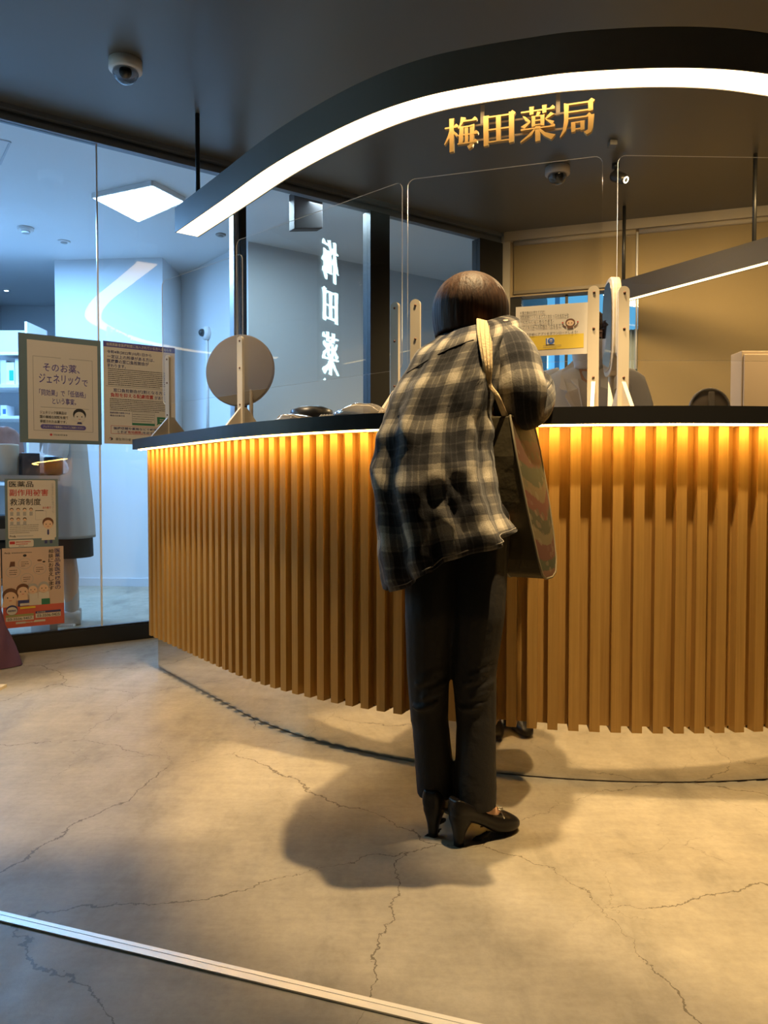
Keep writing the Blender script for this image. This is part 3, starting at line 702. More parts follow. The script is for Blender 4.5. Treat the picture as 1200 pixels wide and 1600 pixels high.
S.rect('logo', M_white, .43, .655, .53, .78, .0014); S.oval('logo', M_blue, .485, .715, .045, .062, .0016); S.oval('logo', M_white, .485, .712, .022, .03, .0018); S.rect('logo', M_blue, .462, .705, .51, .722, .002); S.rect('logo', M_blue, .415, .66, .43, .775, .0016)
S.lines('lettering', M_grey, .38, .62, .80, .03, 2, .4, 5)
S.oval('illustration', M_brown, .74, .37, .065, .075); S.oval('illustration', M_skinink, .74, .385, .05, .055, .0015); S.rect('illustration', M_brown, .70, .43, .78, .49, .0014)
for sx_ in (-1, 1):
    S.poly('illustration', M_brown, [(.74 + sx_ * .05, .455), (.74 + sx_ * .10, .40), (.74 + sx_ * .107, .415), (.74 + sx_ * .055, .48)]); S.oval('illustration', M_red, .74 + sx_ * .10, .37, .012, .014)
    S.oval('illustration', M_ink, .74 + sx_ * .02, .38, .006, .008, .0018)
S.finish(nr)
# clear plastic film bulging over the notice corner
# ------------------------------------------------------------------ round mirrors on the counter
def round_mirror(c, nrm, r, label, foot=True, thick=.012):
    """tilting back face towards nrm"""
    nrm = V(nrm).normalized(); t = thing('table_mirror', (c.x, c.y, HT), label, 'mirror')
    build(MB().lathe([(r * .96, thick), (r, thick * .6), (r, -thick * .6), (r * .97, -thick)], c, 56, nrm), 'back', M_beige, t)
    build(MB().lathe([(r * .93, -thick - .0005), (0, -thick - .001)], c, 48, nrm), 'glass', M_steel, t)
    side = V((-nrm.y, nrm.x, 0)).normalized()
    a = c + nrm * .012 - V((0, 0, r * .55)) + side * r * .35
    build(MB().tube([c - V((0, 0, r * .9)) + nrm * .01, V((c.x, c.y, HT + .008))], .009, 10), 'stem', M_beige, t)
    leg = MB().tube([a, V((a.x, a.y, HT + .008)) + nrm * .07 + side * .03], .008, 8); build(leg, 'leg', M_beige, t)
    build(MB().bar(V((c.x, c.y, HT + .006)) - side * .12 + nrm * .0, V((c.x, c.y, HT + .006)) + side * .12 + nrm * .0, .05, .011), 'base', M_beige, t)
    return t
mp = aty(375, 579, 3.60); round_mirror(mp, (-.20, -.97, .08), .168, 'round beige table mirror seen from behind at the left of the counter')
mp2 = aty(1107, 632, 3.0); mc2 = V((mp2.x, mp2.y, HT + .075)); t2 = round_mirror(mc2, (.0, -1, .06), .075, 'small round mirror just peeking over the counter at the right')
build(MB().tube([mc2 + V((.076 * math.cos(q), -.012, .076 * math.sin(q))) for q in [2 * PI * k / 40 for k in range(41)]], .005, 8), 'rim', M_cream, t2)
build(MB().obox(mc2 + V((.002, -.022, -.005)), (.011, 0, 0), (0, .006, 0), (0, 0, .07)), 'support', M_cream, t2, None, .003)
# rounded rectangular mirror seen nearly edge-on between two screens
ec = aty(956, 512, 2.63); ex = V((.075, .997, 0)).normalized(); en = V((ex.y, -ex.x, 0))
t = thing('edge_mirror', (ec.x, ec.y, HT), 'oval frame mirror turned nearly edge-on between two screen brackets', 'mirror')
hw, hh = .085, .165
po = [(hw * math.cos(a) * (abs(math.cos(a)) ** -.35 if abs(math.cos(a)) > .02 else 1), hh * math.sin(a) * (abs(math.sin(a)) ** -.35 if abs(math.sin(a)) > .02 else 1)) for a in [2 * PI * k / 40 for k in range(40)]]
build(MB().prism(po, ec + en * .016, ex, (0, 0, 1), -en, .03), 'frame', M_cream, t, None, .004)
build(MB().prism([(a * .84, b * .9) for a, b in po], ec - en * .0155, ex, (0, 0, 1), -en, .002), 'glass', M_steel, t)
build(MB().prism([(a * .84, b * .9) for a, b in po], ec + en * .0165, ex, (0, 0, 1), en, .002), 'glass', M_steel, t)
build(MB().lathe([(.05, 0), (.05, .008), (.012, .014), (.010, ec.z - hh - HT + .01)], (ec.x, ec.y, HT), 24), 'stand', M_cream, t)
# ------------------------------------------------------------------ plastic bags and dish on the counter
def filmbag(c, a, b, h, rot, label, cat, seed, m, name='plastic_bag'):
    rnd = random.Random(seed); rows = []
    R = Matrix.Rotation(rot, 3, 'Z')
    for i in range(15):
        th = PI * i / 14; row = []
        for k in range(28):
            ph = 2 * PI * k / 28; p = V((a * math.sin(th) * math.cos(ph), b * math.sin(th) * math.sin(ph), h * math.cos(th)))
            n = noise.noise(p * 22 + V((seed, 0, 0))); p *= 1 + .22 * n
            if p.z < 0: p.z *= .15
            row.append(c + R @ p + V((0, 0, h * .16 + .002)))
        rows.append(row)
    o = build(MB().grid(rows, True), name, m, None, c); return tag(o, label, cat)
pB = aty(462, 643, 2.82); pB.z = HT
dish = MB().lathe([(.03, .0), (.075, .0), (.082, .035), (.076, .052), (.05, .056), (0, .058)], aty(487, 650, 2.98) * 1.0, 32)
dp = aty(487, 650, 2.98); dp.z = HT
tag(build(MB().lathe([(.03, 0), (.075, 0), (.085, .045), (.08, .068), (.045, .082), (0, .086)], dp, 32), 'coin_dish', mat('dish_black', (.02, .02, .022), .35), None, dp), 'black round dish upturned among plastic bags on the counter', 'dish')
M_film = glass_mat('crinkled_film', (.75, .72, .68), 3.0, 1.5, .25, (.45, .4, .35))
filmbag(pB, .09, .07, .032, .3, 'crumpled clear plastic bag on the counter right of the round mirror', 'plastic bag', 3, M_film)
p2 = aty(564, 641, 2.52); p2.z = HT
filmbag(p2, .095, .065, .036, -.3, 'clear plastic bag lying on the counter beside the customer', 'plastic bag', 9, M_film)
p3 = aty(520, 648, 2.72); p3.z = HT; cw_ = MB()
for k in range(9):
    q = p3 + V((.010 * k - .04, -.004 * k + .01, .012)); cw_.tube([q + V((-.006, -.03, 0)), q + V((0, 0, .012)), q + V((.006, .03, 0))], .0055, 8)
tag(build(cw_, 'ribbed_packet', mat('packet_cream', (.6, .5, .33), .5), None, p3), 'cream ribbed packet between the two plastic bags on the counter', 'packet')
# ------------------------------------------------------------------ posters on the glass
def poster(name, u0, v0, u1, v1, m, label, off=.004):
    tl = gpx(u0, v0, off); tr = gpx(u1, v0, off); bl = gpx(u0, v1, off)
    w = (tr - tl).dot(GD); S = Sheet(tl, GD, (0, 0, -1), GN, w, tl.z - bl.z)
    return S, sheet_root(name, S, m, label, 'poster', .0016)
def face(S, part, a, t, r, hair=M_brown, skin=M_skinink, lift=.0024):
    k = S.w / S.h; S.k += 1
    S.oval(part, hair, a, t - r * .25 * k, r * 1.08, r * k * 1.05, lift); S.oval(part, skin, a, t + r * .15 * k, r * .9, r * k * .9, lift + .0006)
    for s in (-1, 1): S.oval(part, M_ink, a + s * r * .38, t + r * .1 * k, r * .09, r * k * .12, lift + .001)
    S.rect(part, M_red, a - r * .18, t + r * .5 * k, a + r * .18, t + r * .58 * k, lift + .001)
# poster 1: grey-green mount with a cream sheet
S, r = poster('poster', 28, 519, 157, 691, M_tealsheet, 'cream generic medicine poster on a grey-green mount, upper left on the glass')
S.rect('sheet', M_paper, .10, .055, .955, .965, .001)
S.frame('border', M_grey, .165, .20, .89, .885, .004, .0014)
S.rect('sheet', M_paper, .50, .195, .60, .21, .0017)
S.text('heading', M_purple, 'そのお薬、', .285, .255, .73, .335, .02)
S.text('heading', M_purple, 'ジェネリック', .235, .355, .735, .445, .03)
S.text('heading', M_purple, 'で', .755, .39, .83, .45, .02)
S.text('subheading', M_purple, '「同効果」で「低価格」', .235, .50, .80, .56, .02); S.text('subheading', M_purple, 'という事実。', .39, .575, .68, .635, .02)
S.rect('rule', M_grey, .25, .665, .84, .668)
S.text('body_text', M_ink, 'ジェネリック医薬品は', .24, .70, .56, .728, .01); S.text('body_text', M_ink, '国の厳格な試験を経て', .24, .742, .58, .77, .01); S.text('body_text', M_ink, '承認されたお薬です。', .24, .784, .56, .812, .01)
face(S, 'illustration', .72, .735, .075, M_ink, M_paper); S.poly('illustration', M_navy, [(.70, .79), (.74, .79), (.755, .81), (.685, .81)], .002)
S.rect('banner', M_purple, .245, .825, .80, .868, .0016, .03); S.text('banner_text', M_paper, 'ジェネリック医薬品についてご相談ください', .275, .836, .77, .857, .01, .0024)
S.oval('emblem', M_red, .37, .92, .016, .011); S.lines('body_text', M_grey, .40, .69, .912, .03, 1, .5, 4)
S.finish(r)
# poster 2: health insurance notice
S, r = poster('poster', 161, 532, 273, 693, M_paper, 'cream insurance notice with a purple top band, on the glass at the counter end')
S.rect('band', M_purple, 0, 0, 1, .055, .001); S.text('band_text', M_paper, '後期高齢者医療制度に加入されている方へお知らせ', .04, .014, .95, .045, .02, .002)
for i, (tx, b) in enumerate((('令和4年(2022年)10月1日から', .66), ('一定以上の所得がある方は、', .70), ('医療費の窓口負担割合が', .62), ('変わります。', .30))): S.text('heading', M_navy, tx, .05, .085 + i * .044, b, .122 + i * .044, .03)
S.lines('body_text', M_ink, .06, .93, .262, .019, 9, .45, 11); S.rect('rule', M_grey, .03, .435, .95, .438)
S.text('subheading', M_navy, '窓口負担割合が2割となる方には', .13, .455, .92, .49, .03); S.text('warning_text', M_red, '負担を抑える配慮措置', .09, .50, .68, .54, .05); S.text('subheading', M_navy, 'があります', .70, .505, .93, .54, .02)
S.lines('body_text', M_ink, .08, .93, .555, .018, 7, .45, 23); S.text('subheading', M_navy, '配慮措置が適用される', .08, .685, .35, .703, .02); S.text('subheading', M_navy, '場合の計算方法', .08, .713, .28, .731, .02)
S.frame('table', M_grey, .38, .68, .70, .80, .003); S.lines('table', M_grey, .39, .69, .695, .022, 4, .4, 8); S.rect('table', M_green, .38, .785, .70, .808, .0014)
S.poly('speech_box', M_green, [(.73, .715), (.95, .715), (.95, .785), (.76, .785), (.725, .80), (.735, .78)]); S.lines('speech_text', M_paper, .77, .93, .735, .02, 2, .5, 3, .0024)
S.frame('notice_box', M_red, .09, .82, .96, .90, .004); S.text('subheading', M_navy, '医療機関や薬局などで被保険者証を', .13, .832, .92, .858, .03)
S.text('subheading', M_navy, 'ときは', .18, .868, .30, .892, .02); S.text('warning_text', M_red, '「有効期限」', .30, .866, .52, .893, .04); S.text('subheading', M_navy, 'を必ず確認!', .53, .868, .78, .892, .02)
S.oval('emblem', M_ink, .085, .952, .03, .014); S.oval('emblem', M_paper, .075, .952, .018, .012, .0018); S.oval('emblem', M_red, .078, .945, .008, .005, .0022); S.text('ministry_name', M_grey, '厚生労働省', .15, .94, .36, .966, .02)
S.finish(r)
# poster 3: side effect relief scheme
S, r = poster('poster', 7, 748, 90, 857, M_tealsheet, 'side effect relief poster with red characters, on the glass above the red-edged one')
S.rect('sheet', M_paper, .05, .02, .955, .87, .001, .03); S.rect('sheet', M_paper, .06, .885, .52, .99, .001, .03)
S.text('heading', M_ink, '医薬品', .08, .035, .53, .12, .01); S.text('heading_red', M_red, '副作用被害', .085, .15, .81, .25, .01); S.text('heading', M_ink, '救済制度', .09, .285, .67, .385, .01)
for i in range(7):
    a = .12 + (i % 4) * .12; t = .45 + (i // 4) * .14; face(S, 'small_figure', a, t, .032, M_brown if i % 2 else M_ink); S.rect('small_figure', M_lgrey, a - .03, t + .03, a + .03, t + .085, .0016)
S.text('heading_red', M_red, 'あの薬で', .70, .405, .86, .44, .02); S.frame('notebook', M_lgrey, .56, .47, .77, .60, .006); S.rect('notebook', M_ink, .56, .46, .72, .468)
S.lines('body_text', M_grey, .08, .62, .665, .028, 5, .4, 31); S.vtext('body_text', M_lgrey, 'お薬を正しく使っても', .88, .92, .06, .045)
S.text('publisher', M_ink, 'Pmda', .08, .815, .19, .845, .03); S.lines('body_text', M_lgrey, .21, .60, .822, .03, 1, .5, 6)
face(S, 'illustration', .80, .66, .10, M_brown); S.poly('illustration', M_paper, [(.71, .73), (.89, .73), (.93, .90), (.67, .90)], .0022); S.poly('illustration', M_navy, [(.785, .745), (.815, .745), (.82, .81), (.80, .83), (.78, .81)], .0026)
for a in (.73, .83):
    S.k += 1; S.rect('figure_leg', M_navy, a, .90, a + .05, .95, .002)
S.rect('contact', M_red, .075, .905, .17, .945, .0016); S.lines('contact', M_red, .19, .48, .908, .03, 2, .5, 7); S.lines('contact', M_grey, .24, .42, .968, .02, 1, .5, 8)
S.finish(r)
# poster 4: advice line
S, r = poster('poster', 3, 857, 99, 983, mat('paper_peach', (.62, .46, .36), .7), 'peach advice line poster with a red foot and speech bubbles, lowest on the glass')
S.rect('footer', mat('ink_coral', (.62, .13, .09), .7), 0, .735, 1, 1, .001)
S.vtext('heading', M_navy, '医薬品&医療機器の', .85, .945, .03, .059, .01); S.vtext('heading', M_ink, '相談にお答えします', .745, .83, .035, .059, .01)
S.text('publisher', M_ink, 'Pmda', .04, .05, .13, .072, .03); S.lines('body_text', M_grey, .15, .55, .055, .03, 1, .5, 6)
for a, t, rr in ((.36, .20, .11), (.17, .30, .12), (.60, .28, .11), (.39, .395, .105)):
    S.oval('speech_bubble', M_lgrey, a, t, rr, .07, .0014); S.oval('speech_bubble', mat('paper_peach'), a, t, rr - .008, .065, .0018); S.lines('speech_text', M_ink, a - .06, a + .06, t - .025, .025, 3, .35, int(a * 100), .0024)
S.poly('medicine_bottle', M_brown, [(.13, .17), (.20, .17), (.20, .24), (.17, .27), (.11, .27), (.11, .235)]); S.oval('medicine_bottle', M_ink, .36, .10, .03, .016); S.oval('medicine_bottle', M_brown, .60, .17, .04, .012); S.oval('medicine_bottle', M_ink, .67, .19, .025, .01)
for a, t, rr, hm in ((.66, .52, .085, M_lgrey), (.48, .53, .08, M_lgrey), (.32, .545, .10, M_brown), (.12, .61, .12, M_brown)):
    S.poly('illustration', M_paper if hm is M_lgrey else M_skinink, [(a - rr, t + .05), (a + rr, t + .05), (a + rr * 1.15, .735), (a - rr * 1.15, .735)], .0016); face(S, 'illustration', a, t, rr, hm)
S.rect('illustration', M_navy, .24, .66, .42, .735, .0026); S.rect('illustration', M_green, .62, .66, .76, .735, .0026); S.rect('illustration', M_paper, .27, .70, .45, .73, .003)
S.oval('badge', M_navy, .14, .775, .095, .062, .0034); S.oval('badge', M_paper, .14, .785, .085, .05, .004); S.text('badge_text', M_navy, '相談無料', .075, .77, .205, .797, .02, .0046)
S.rect('contact', M_yellow, .27, .745, .52, .77, .0034)
S.rect('contact', M_paper, .04, .865, .49, .915, .0016); S.text('contact_text', M_ink, '03-3506-9457', .07, .875, .46, .905, .03, .0024); S.rect('contact', mat('ink_olive', (.35, .38, .15), .7), .04, .835, .49, .862, .0016)
S.rect('contact', M_paper, .52, .845, .94, .90, .0016); S.text('contact_text', M_ink, '03-3506-9425', .545, .855, .92, .89, .03, .0024); S.rect('contact', M_navy, .52, .815, .94, .842, .0016); S.text('contact_text', M_paper, '受付時間', .54, .82, .68, .838, .01, .0024)
S.lines('footer_text', M_paper, .20, .85, .935, .03, 1, .5, 12, .0024); S.rect('footer_text', M_paper, .20, .93, .36, .955, .0018); S.rect('footer_text', M_paper, .50, .925, .68, .95, .0018)
S.finish(r)
S, r = poster('poster', -90, 862, 1, 990, mat('paper_peach'), 'sliver of a peach poster with a red foot at the left edge of the photo')
S.rect('footer', mat('ink_coral'), 0, .735, 1, 1, .001); S.lines('body_text', M_grey, .1, .7, .1, .05, 8, .4, 3); S.finish(r)
# ------------------------------------------------------------------ things in the room behind the glass
M_desk = mat('desk_grey', (.35, .38, .40), .4)
da = gt(-40); db = gt(96)
dz = gpx(50, 743, -.14).z
dk = thing('desk', gp((da + db) / 2, 0, -.3), 'grey desk standing behind the glass under the generic medicine poster', 'desk')
da -= .8
build(gbox(MB(), da, db, dz - .03, dz, -.62, -.06), 'desktop', M_desk, dk)
for a in (da + .03, db - .04): build(gbox(MB(), a - .02, a + .02, 0, dz - .03, -.60, -.08), 'side_panel', M_desk, dk)
build(gbox(MB(), da + .05, db - .06, .35, .38, -.60, -.1), 'shelf', M_desk, dk)
def gitem(u, v, off): return gpx(u, v, off)
p = gpx(13, 742, -.2); p.z = dz
tag(build(MB().lathe([(.045, 0), (.052, .0), (.056, .16), (.052, .17), (.0, .165)], p, 28), 'beige_canister', mat('canister', (.5, .48, .40), .5), None, p), 'beige cylindrical canister standing on the grey desk at the left edge', 'canister')
p = gpx(46, 742, -.2); p.z = dz
tag(build(MB().obox(p + V((0, 0, .062)), GD * .046, GN * .05, V((0, 0, .062))), 'dark_box', mat('box_navy', (.03, .035, .05), .4), None, p, .004), 'dark navy box on the grey desk beside the beige canister', 'box')
p = gpx(70, 742, -.36); p.z = dz
filmbag(p, .13, .09, .11, .6, 'clear crumpled plastic bag on the grey desk behind the glass', 'plastic bag', 21, mat('bag_haze', (.5, .52, .55), .25, var=.5, vscale=30))
p = gpx(84, 738, -.2); p.z = dz
tag(build(MB().lathe([(.03, 0), (.05, .01), (.052, .10), (.04, .11), (0, .1)], p, 24), 'black_cup', M_black, None, p), 'small black cup on the grey desk in front of the plastic bag', 'cup')
p = gpx(12, 690, -.35); p.z = dz + .19
filmbag(p - V((0, 0, .19)), .09, .07, .23, .2, 'mauve and white bundle behind the beige canister', 'bundle', 33, mat('bundle', (.35, .26, .27), .7, var=.4, vscale=18), 'bundle')
p = gp(gt(8), .38, -.35)
pr = thing('printer', p, 'dark printer on the shelf under the grey desk', 'printer')
build(MB().obox(p + V((0, 0, .17)), GD * .19, GN * .17, V((0, 0, .17))), 'body', mat('printer_dark', (.06, .065, .075), .4), pr, None, .01)
build(MB().obox(p + V((0, 0, .24)) + GN * .175, GD * .14, GN * .006, V((0, 0, .03))), 'tray', M_lgrey, pr)
# wall shelves with medicine boxes
sh0 = aty(-60, 602, 6.2); sh1 = aty(36, 602, 6.2)
sh = thing('shelf_unit', (sh0.x, 6.4, 0), 'white shelf unit with medicine boxes in the room at the left edge', 'shelf')
zs = [aty(10, 603, 6.2).z, aty(10, 652, 6.2).z, aty(10, 552, 6.2).z, .9]
for z in zs: build(MB().box((-4.0, 6.2, z - .012), (-2.86, 6.55, z + .012)), 'board', M_white, sh)
build(MB().box((-4.0, 6.55, 0), (-2.86, 6.57, 2.2)), 'back', mat('shelf_back', (.5, .52, .55), .5), sh)
for a in (-4.0, -2.88): build(MB().box((a, 6.2, 0), (a + .02, 6.55, 2.2)), 'side', M_white, sh)
for (u0, u1, v0, v1, c, lb) in ((0, 9, 562, 601, (.6, .62, .63), 'pale medicine box at the left end of the upper shelf'), (9, 22, 566, 601, (.7, .72, .74), 'white medicine box with a green mark on the upper shelf'), (23, 40, 560, 601, (.66, .69, .7), 'tall white medicine box on the upper shelf behind the poster mount'), (0, 10, 633, 651, (.7, .72, .74), 'white medicine box with a blue mark on the lower shelf')):
    a = aty(u0, v1, 6.22); b = aty(u1, v0, 6.22); z0 = zs[0] + .012 if v1 < 620 else zs[1] + .012
    o = build(MB().box((a.x, 6.23, z0), (b.x - .004, 6.36, b.z)), 'medicine_box', mat('mbox%d' % u1, c, .6), None, ((a.x + b.x) / 2, 6.29, z0)); tag(o, lb, 'box', 'medicine boxes on the shelves')
    if 'green' in lb or 'blue' in lb: build(MB().box((a.x + (b.x - a.x) * .35, 6.2285, z0 + (b.z - z0) * .2), (b.x - .01, 6.2298, z0 + (b.z - z0) * .65)), 'mark', mat('mark_green', (.02, .4, .25), .5) if 'green' in lb else M_blue, o)
# purple cloth thing and pale corner at the left edge of the lobby
p = atz(-22, 1040, 0)
rows = []
for i in range(12):
    f = i / 11; z = .0 + .30 * (1 - f) ; rr = .06 + .105 * f
    rows.append([p + V(((rr + .008 * math.sin(5 * a + i * .7)) * math.cos(a), (rr * .8) * math.sin(a), max(.003, z))) for a in [2 * PI * k / 40 for k in range(40)]])
rows.insert(0, [p + V((0, 0, .30))] * 40)
t = build(MB().grid(rows, True), 'purple_bag', mat('purple_cloth', (.13, .06, .12), .85, bump=.4, bscale=30), None, p); tag(t, 'purple cloth bag slumped on the floor at the left edge of the photo', 'bag')
p = atz(-14, 1076, 0)
tag(build(MB().box(p + V((-.05, -.03, 0)), p + V((.054, .03, .012))), 'cream_tag', mat('creamtag', (.7, .6, .4), .6), None, p), 'pale corner of a flat thing on the floor at the left edge', 'tag')
# lit street sign at the left of the lobby: it shows only as a reflection in the clear screen
# white cabinet and things behind the right end of the counter
ca = aty(1166, 540, 4.3)
cb = thing('white_cabinet', (2.5, 4.5, 0), 'pale cabinet panel behind the counter at the right edge of the photo', 'cabinet')
xa = aty(1158, 600, 4.15).x
ct_ = aty(1180, 548, 4.15).z
build(MB().box((xa, 4.15, 0), (xa + .75, 4.28, ct_)), 'carcass', mat('cabinet', (.46, .36, .26), .5), cb, None, .004)
for k in range(2): build(MB().box((xa + .01 + k * .37, 4.138, .08), (xa + .365 + k * .37, 4.15, ct_ - .02)), 'door', mat('cabinet'), cb, None, .003)
# ------------------------------------------------------------------ lit sign whose mirror image shows in the clear screen
nA = V((dirA.y, -dirA.x, 0)); pA = V((A2.x, A2.y, 0))
def refl(p): return p - nA * (2 * (p - pA).dot(nA))
KS = .93
vl = V((-98 / 1200 * 6.0, 6.0, 0)) * KS; vr = V((-75 / 1200 * 6.2, 6.2, 0)) * KS
rl_ = refl(vl); rr_ = refl(vr)
lx = (rl_ - rr_); LW = lx.length; lx.normalize()      # reading direction of the real sign
lnm = V((lx.y, -lx.x, 0))
if lnm.dot(pA - rl_) < 0: lnm = -lnm
zc_ = lambda v: CAM_Z + (760 - v) / 1200 * 6.0 * KS
ls = thing('lit_sign', (rl_.x, rl_.y, 1.2), 'vertical white lit lettering sign at the left, mirrored in the clear screen', 'sign')
M_sign = mat('sign_white', (1, 1, 1), .5, emit=(.55, .9, 1), estr=42)
o0 = rr_ - lx * (LW * .04)
for ch, va, vb in (('梅', 372, 437), ('田', 447, 503), ('薬', 516, 582), ('局', 590, 655)):
    z1 = zc_(va); z0 = zc_(vb); mb = MB(); S = LW * 1.08 / 1000; H = (z1 - z0) / 1030
    for i, st in enumerate(KAN[ch]): mb.prism([(a * S, b * H) for a, b in st], o0 + V((0, 0, z0)) + lnm * (.012 + .0003 * (i % 5)), lx, (0, 0, 1), lnm, .006)
    build(mb, 'character', M_sign, ls)
build(MB().obox(o0 + lx * LW / 2 + V((0, 0, (zc_(350) + zc_(670)) / 2)), lx * LW * .75, lnm * .008, V((0, 0, (zc_(350) - zc_(670)) / 2))), 'board', M_dark, ls)
build(MB().tube([o0 + lx * LW / 2 + V((0, 0, zc_(350))), o0 + lx * LW / 2 + V((0, 0, ZC))], .015), 'hanger', M_dark, ls)
# ------------------------------------------------------------------ people
def hand(mb, wrist, d, nrm, s=1.0, curl=.45, right=True):
    """palm and five bent fingers; d points from wrist to fingertips, nrm is the back of the hand"""
    d = V(d).normalized(); nrm = (V(nrm) - d * V(nrm).dot(d)).normalized(); sd = d.cross(nrm) * (1 if right else -1)   # towards the thumb is -sd
    w = V(wrist)
    mb.chain([w, w + d * .03 * s], [.024 * s, .024 * s])
    for k in range(4):
        mb.chain([w + d * .015 * s + sd * (.008 * (k - 1.5)) * s, w + d * .085 * s + sd * (.0195 * (k - 1.5)) * s], [.016 * s, .0115 * s])
    for k, L in enumerate((.070, .080, .074, .058)):
        b = w + d * .088 * s + sd * (.0200 * (k - 1.5)) * s; dd = (d + sd * (.07 * (k - 1.5))).normalized(); pts = [b]; a = curl * .5
        for seg in (.45, .32, .23):
            q = (dd * math.cos(a) - nrm * math.sin(a)); pts.append(pts[-1] + q * L * seg * s); a += curl
        mb.chain(pts, [.0088 * s, .008 * s, .0074 * s, .0062 * s])
    b = w + d * .03 * s - sd * .022 * s; q = (d * .75 - sd * .6 - nrm * .25).normalized(); q2 = (d * .95 - sd * .15 - nrm * .2).normalized()
    mb.chain([b, b + q * .038 * s, b + q * .038 * s + q2 * .03 * s, b + q * .038 * s + q2 * .055 * s], [.0135 * s, .0105 * s, .0095 * s, .007 * s])
def head(mb, c, fwd, up, s=1.0):
    fwd = V(fwd).normalized(); up = (V(up) - fwd * V(up).dot(fwd)).normalized(); rt = fwd.cross(up)
    M = Matrix((rt, fwd, up)).transposed()
    at = lambda x, y, z: c + (rt * x + fwd * y + up * z) * s
    mb.ell(at(0, -.012, .03), (.074 * s, .092 * s, .088 * s), M, 20, 14); mb.ell(at(0, .022, -.035), (.058 * s, .066 * s, .082 * s), M, 18, 12)
    mb.ell(at(0, .045, -.088), (.028 * s, .03 * s, .022 * s), M)
    mb.chain([at(0, .088, .012), at(0, .104, -.028)], [.008 * s, .013 * s]); mb.ell(at(0, .088, -.032), (.017 * s, .014 * s, .010 * s), M)
    mb.ell(at(0, .085, -.066), (.022 * s, .010 * s, .007 * s), M); mb.ell(at(0, .083, -.076), (.018 * s, .010 * s, .007 * s), M)
    mb.ell(at(0, .078, .036), (.055 * s, .012 * s, .012 * s), M)
    for k in (-1, 1): mb.ell(at(k * .076, -.01, -.012), (.010 * s, .018 * s, .031 * s), M)
    return at, M
def face_parts(root, at, M, s=1.0):
    for k in (-1, 1):
        build(MB().ell(at(k * .032, .080, .012), (.013 * s, .006 * s, .006 * s), M), 'eye', M_ink, root)
        build(MB().ell(at(k * .033, .088, .035), (.018 * s, .004 * s, .003 * s), M), 'eyebrow', M_brown, root)
    build(MB().ell(at(0, .092, -.071), (.02 * s, .005 * s, .005 * s), M), 'lips', mat('lips', (.45, .16, .13), .5), root)
def hairmesh(c, M, r, drop, seed, cut=.35, name='hair', parent=None, m=None, n=72, rings=26, sharp=None):
    """shell of hair strands over the head; open towards the face"""
    rows = []
    for i in range(rings + 1):
        th = 2.35 * i / rings; row = []
        for k in range(n):
            ph = 2 * PI * k / n
            st = 1 + .018 * noise.noise(V((math.cos(ph) * 9, math.sin(ph) * 9, seed + th * .4))) + .02 * noise.noise(V((ph * 14, seed, 0)))
            z = math.cos(th); rr = math.sin(min(th, 1.75)) if th > 1.2 else math.sin(th)
            if th > PI / 2: rr = 1.0 - .10 * ((th - PI / 2) / .8) ** 2
            zz = r[2] * z if th < PI / 2 else -(th - PI / 2) / .8 * drop
            fr = max(0, math.sin(ph))             # +y is the face
            if th > 1.05 and fr > cut: zz = max(zz, r[2] * math.cos(1.05) - .02 * (fr - cut)); rr *= 1 - .0 * fr
            row.append(c + M @ V((r[0] * rr * st * math.cos(ph), r[1] * rr * st * math.sin(ph), zz)))
        rows.append(row)
    o = build(MB().grid(rows, True), name, m, parent)
    so_ = o.modifiers.new('thick', 'SOLIDIFY'); so_.thickness = .012; so_.offset = -1
    return o
def ringloft(rings, seg=40, seed=0, fold=.0, uvscale=None):
    """rings: (centre, axis a, axis b); returns rows"""
    rows = []
    for i, (c, a, b) in enumerate(rings):
        f = fold * i / (len(rings) - 1)
        rows.append([V(c) + V(a) * (math.cos(2 * PI * k / seg) * (1 + f * noise.noise(V((k * .9, seed, i * .25))))) + V(b) * (math.sin(2 * PI * k / seg) * (1 + f * noise.noise(V((k * .9, seed + 5, i * .25))))) for k in range(seg)])
    return rows
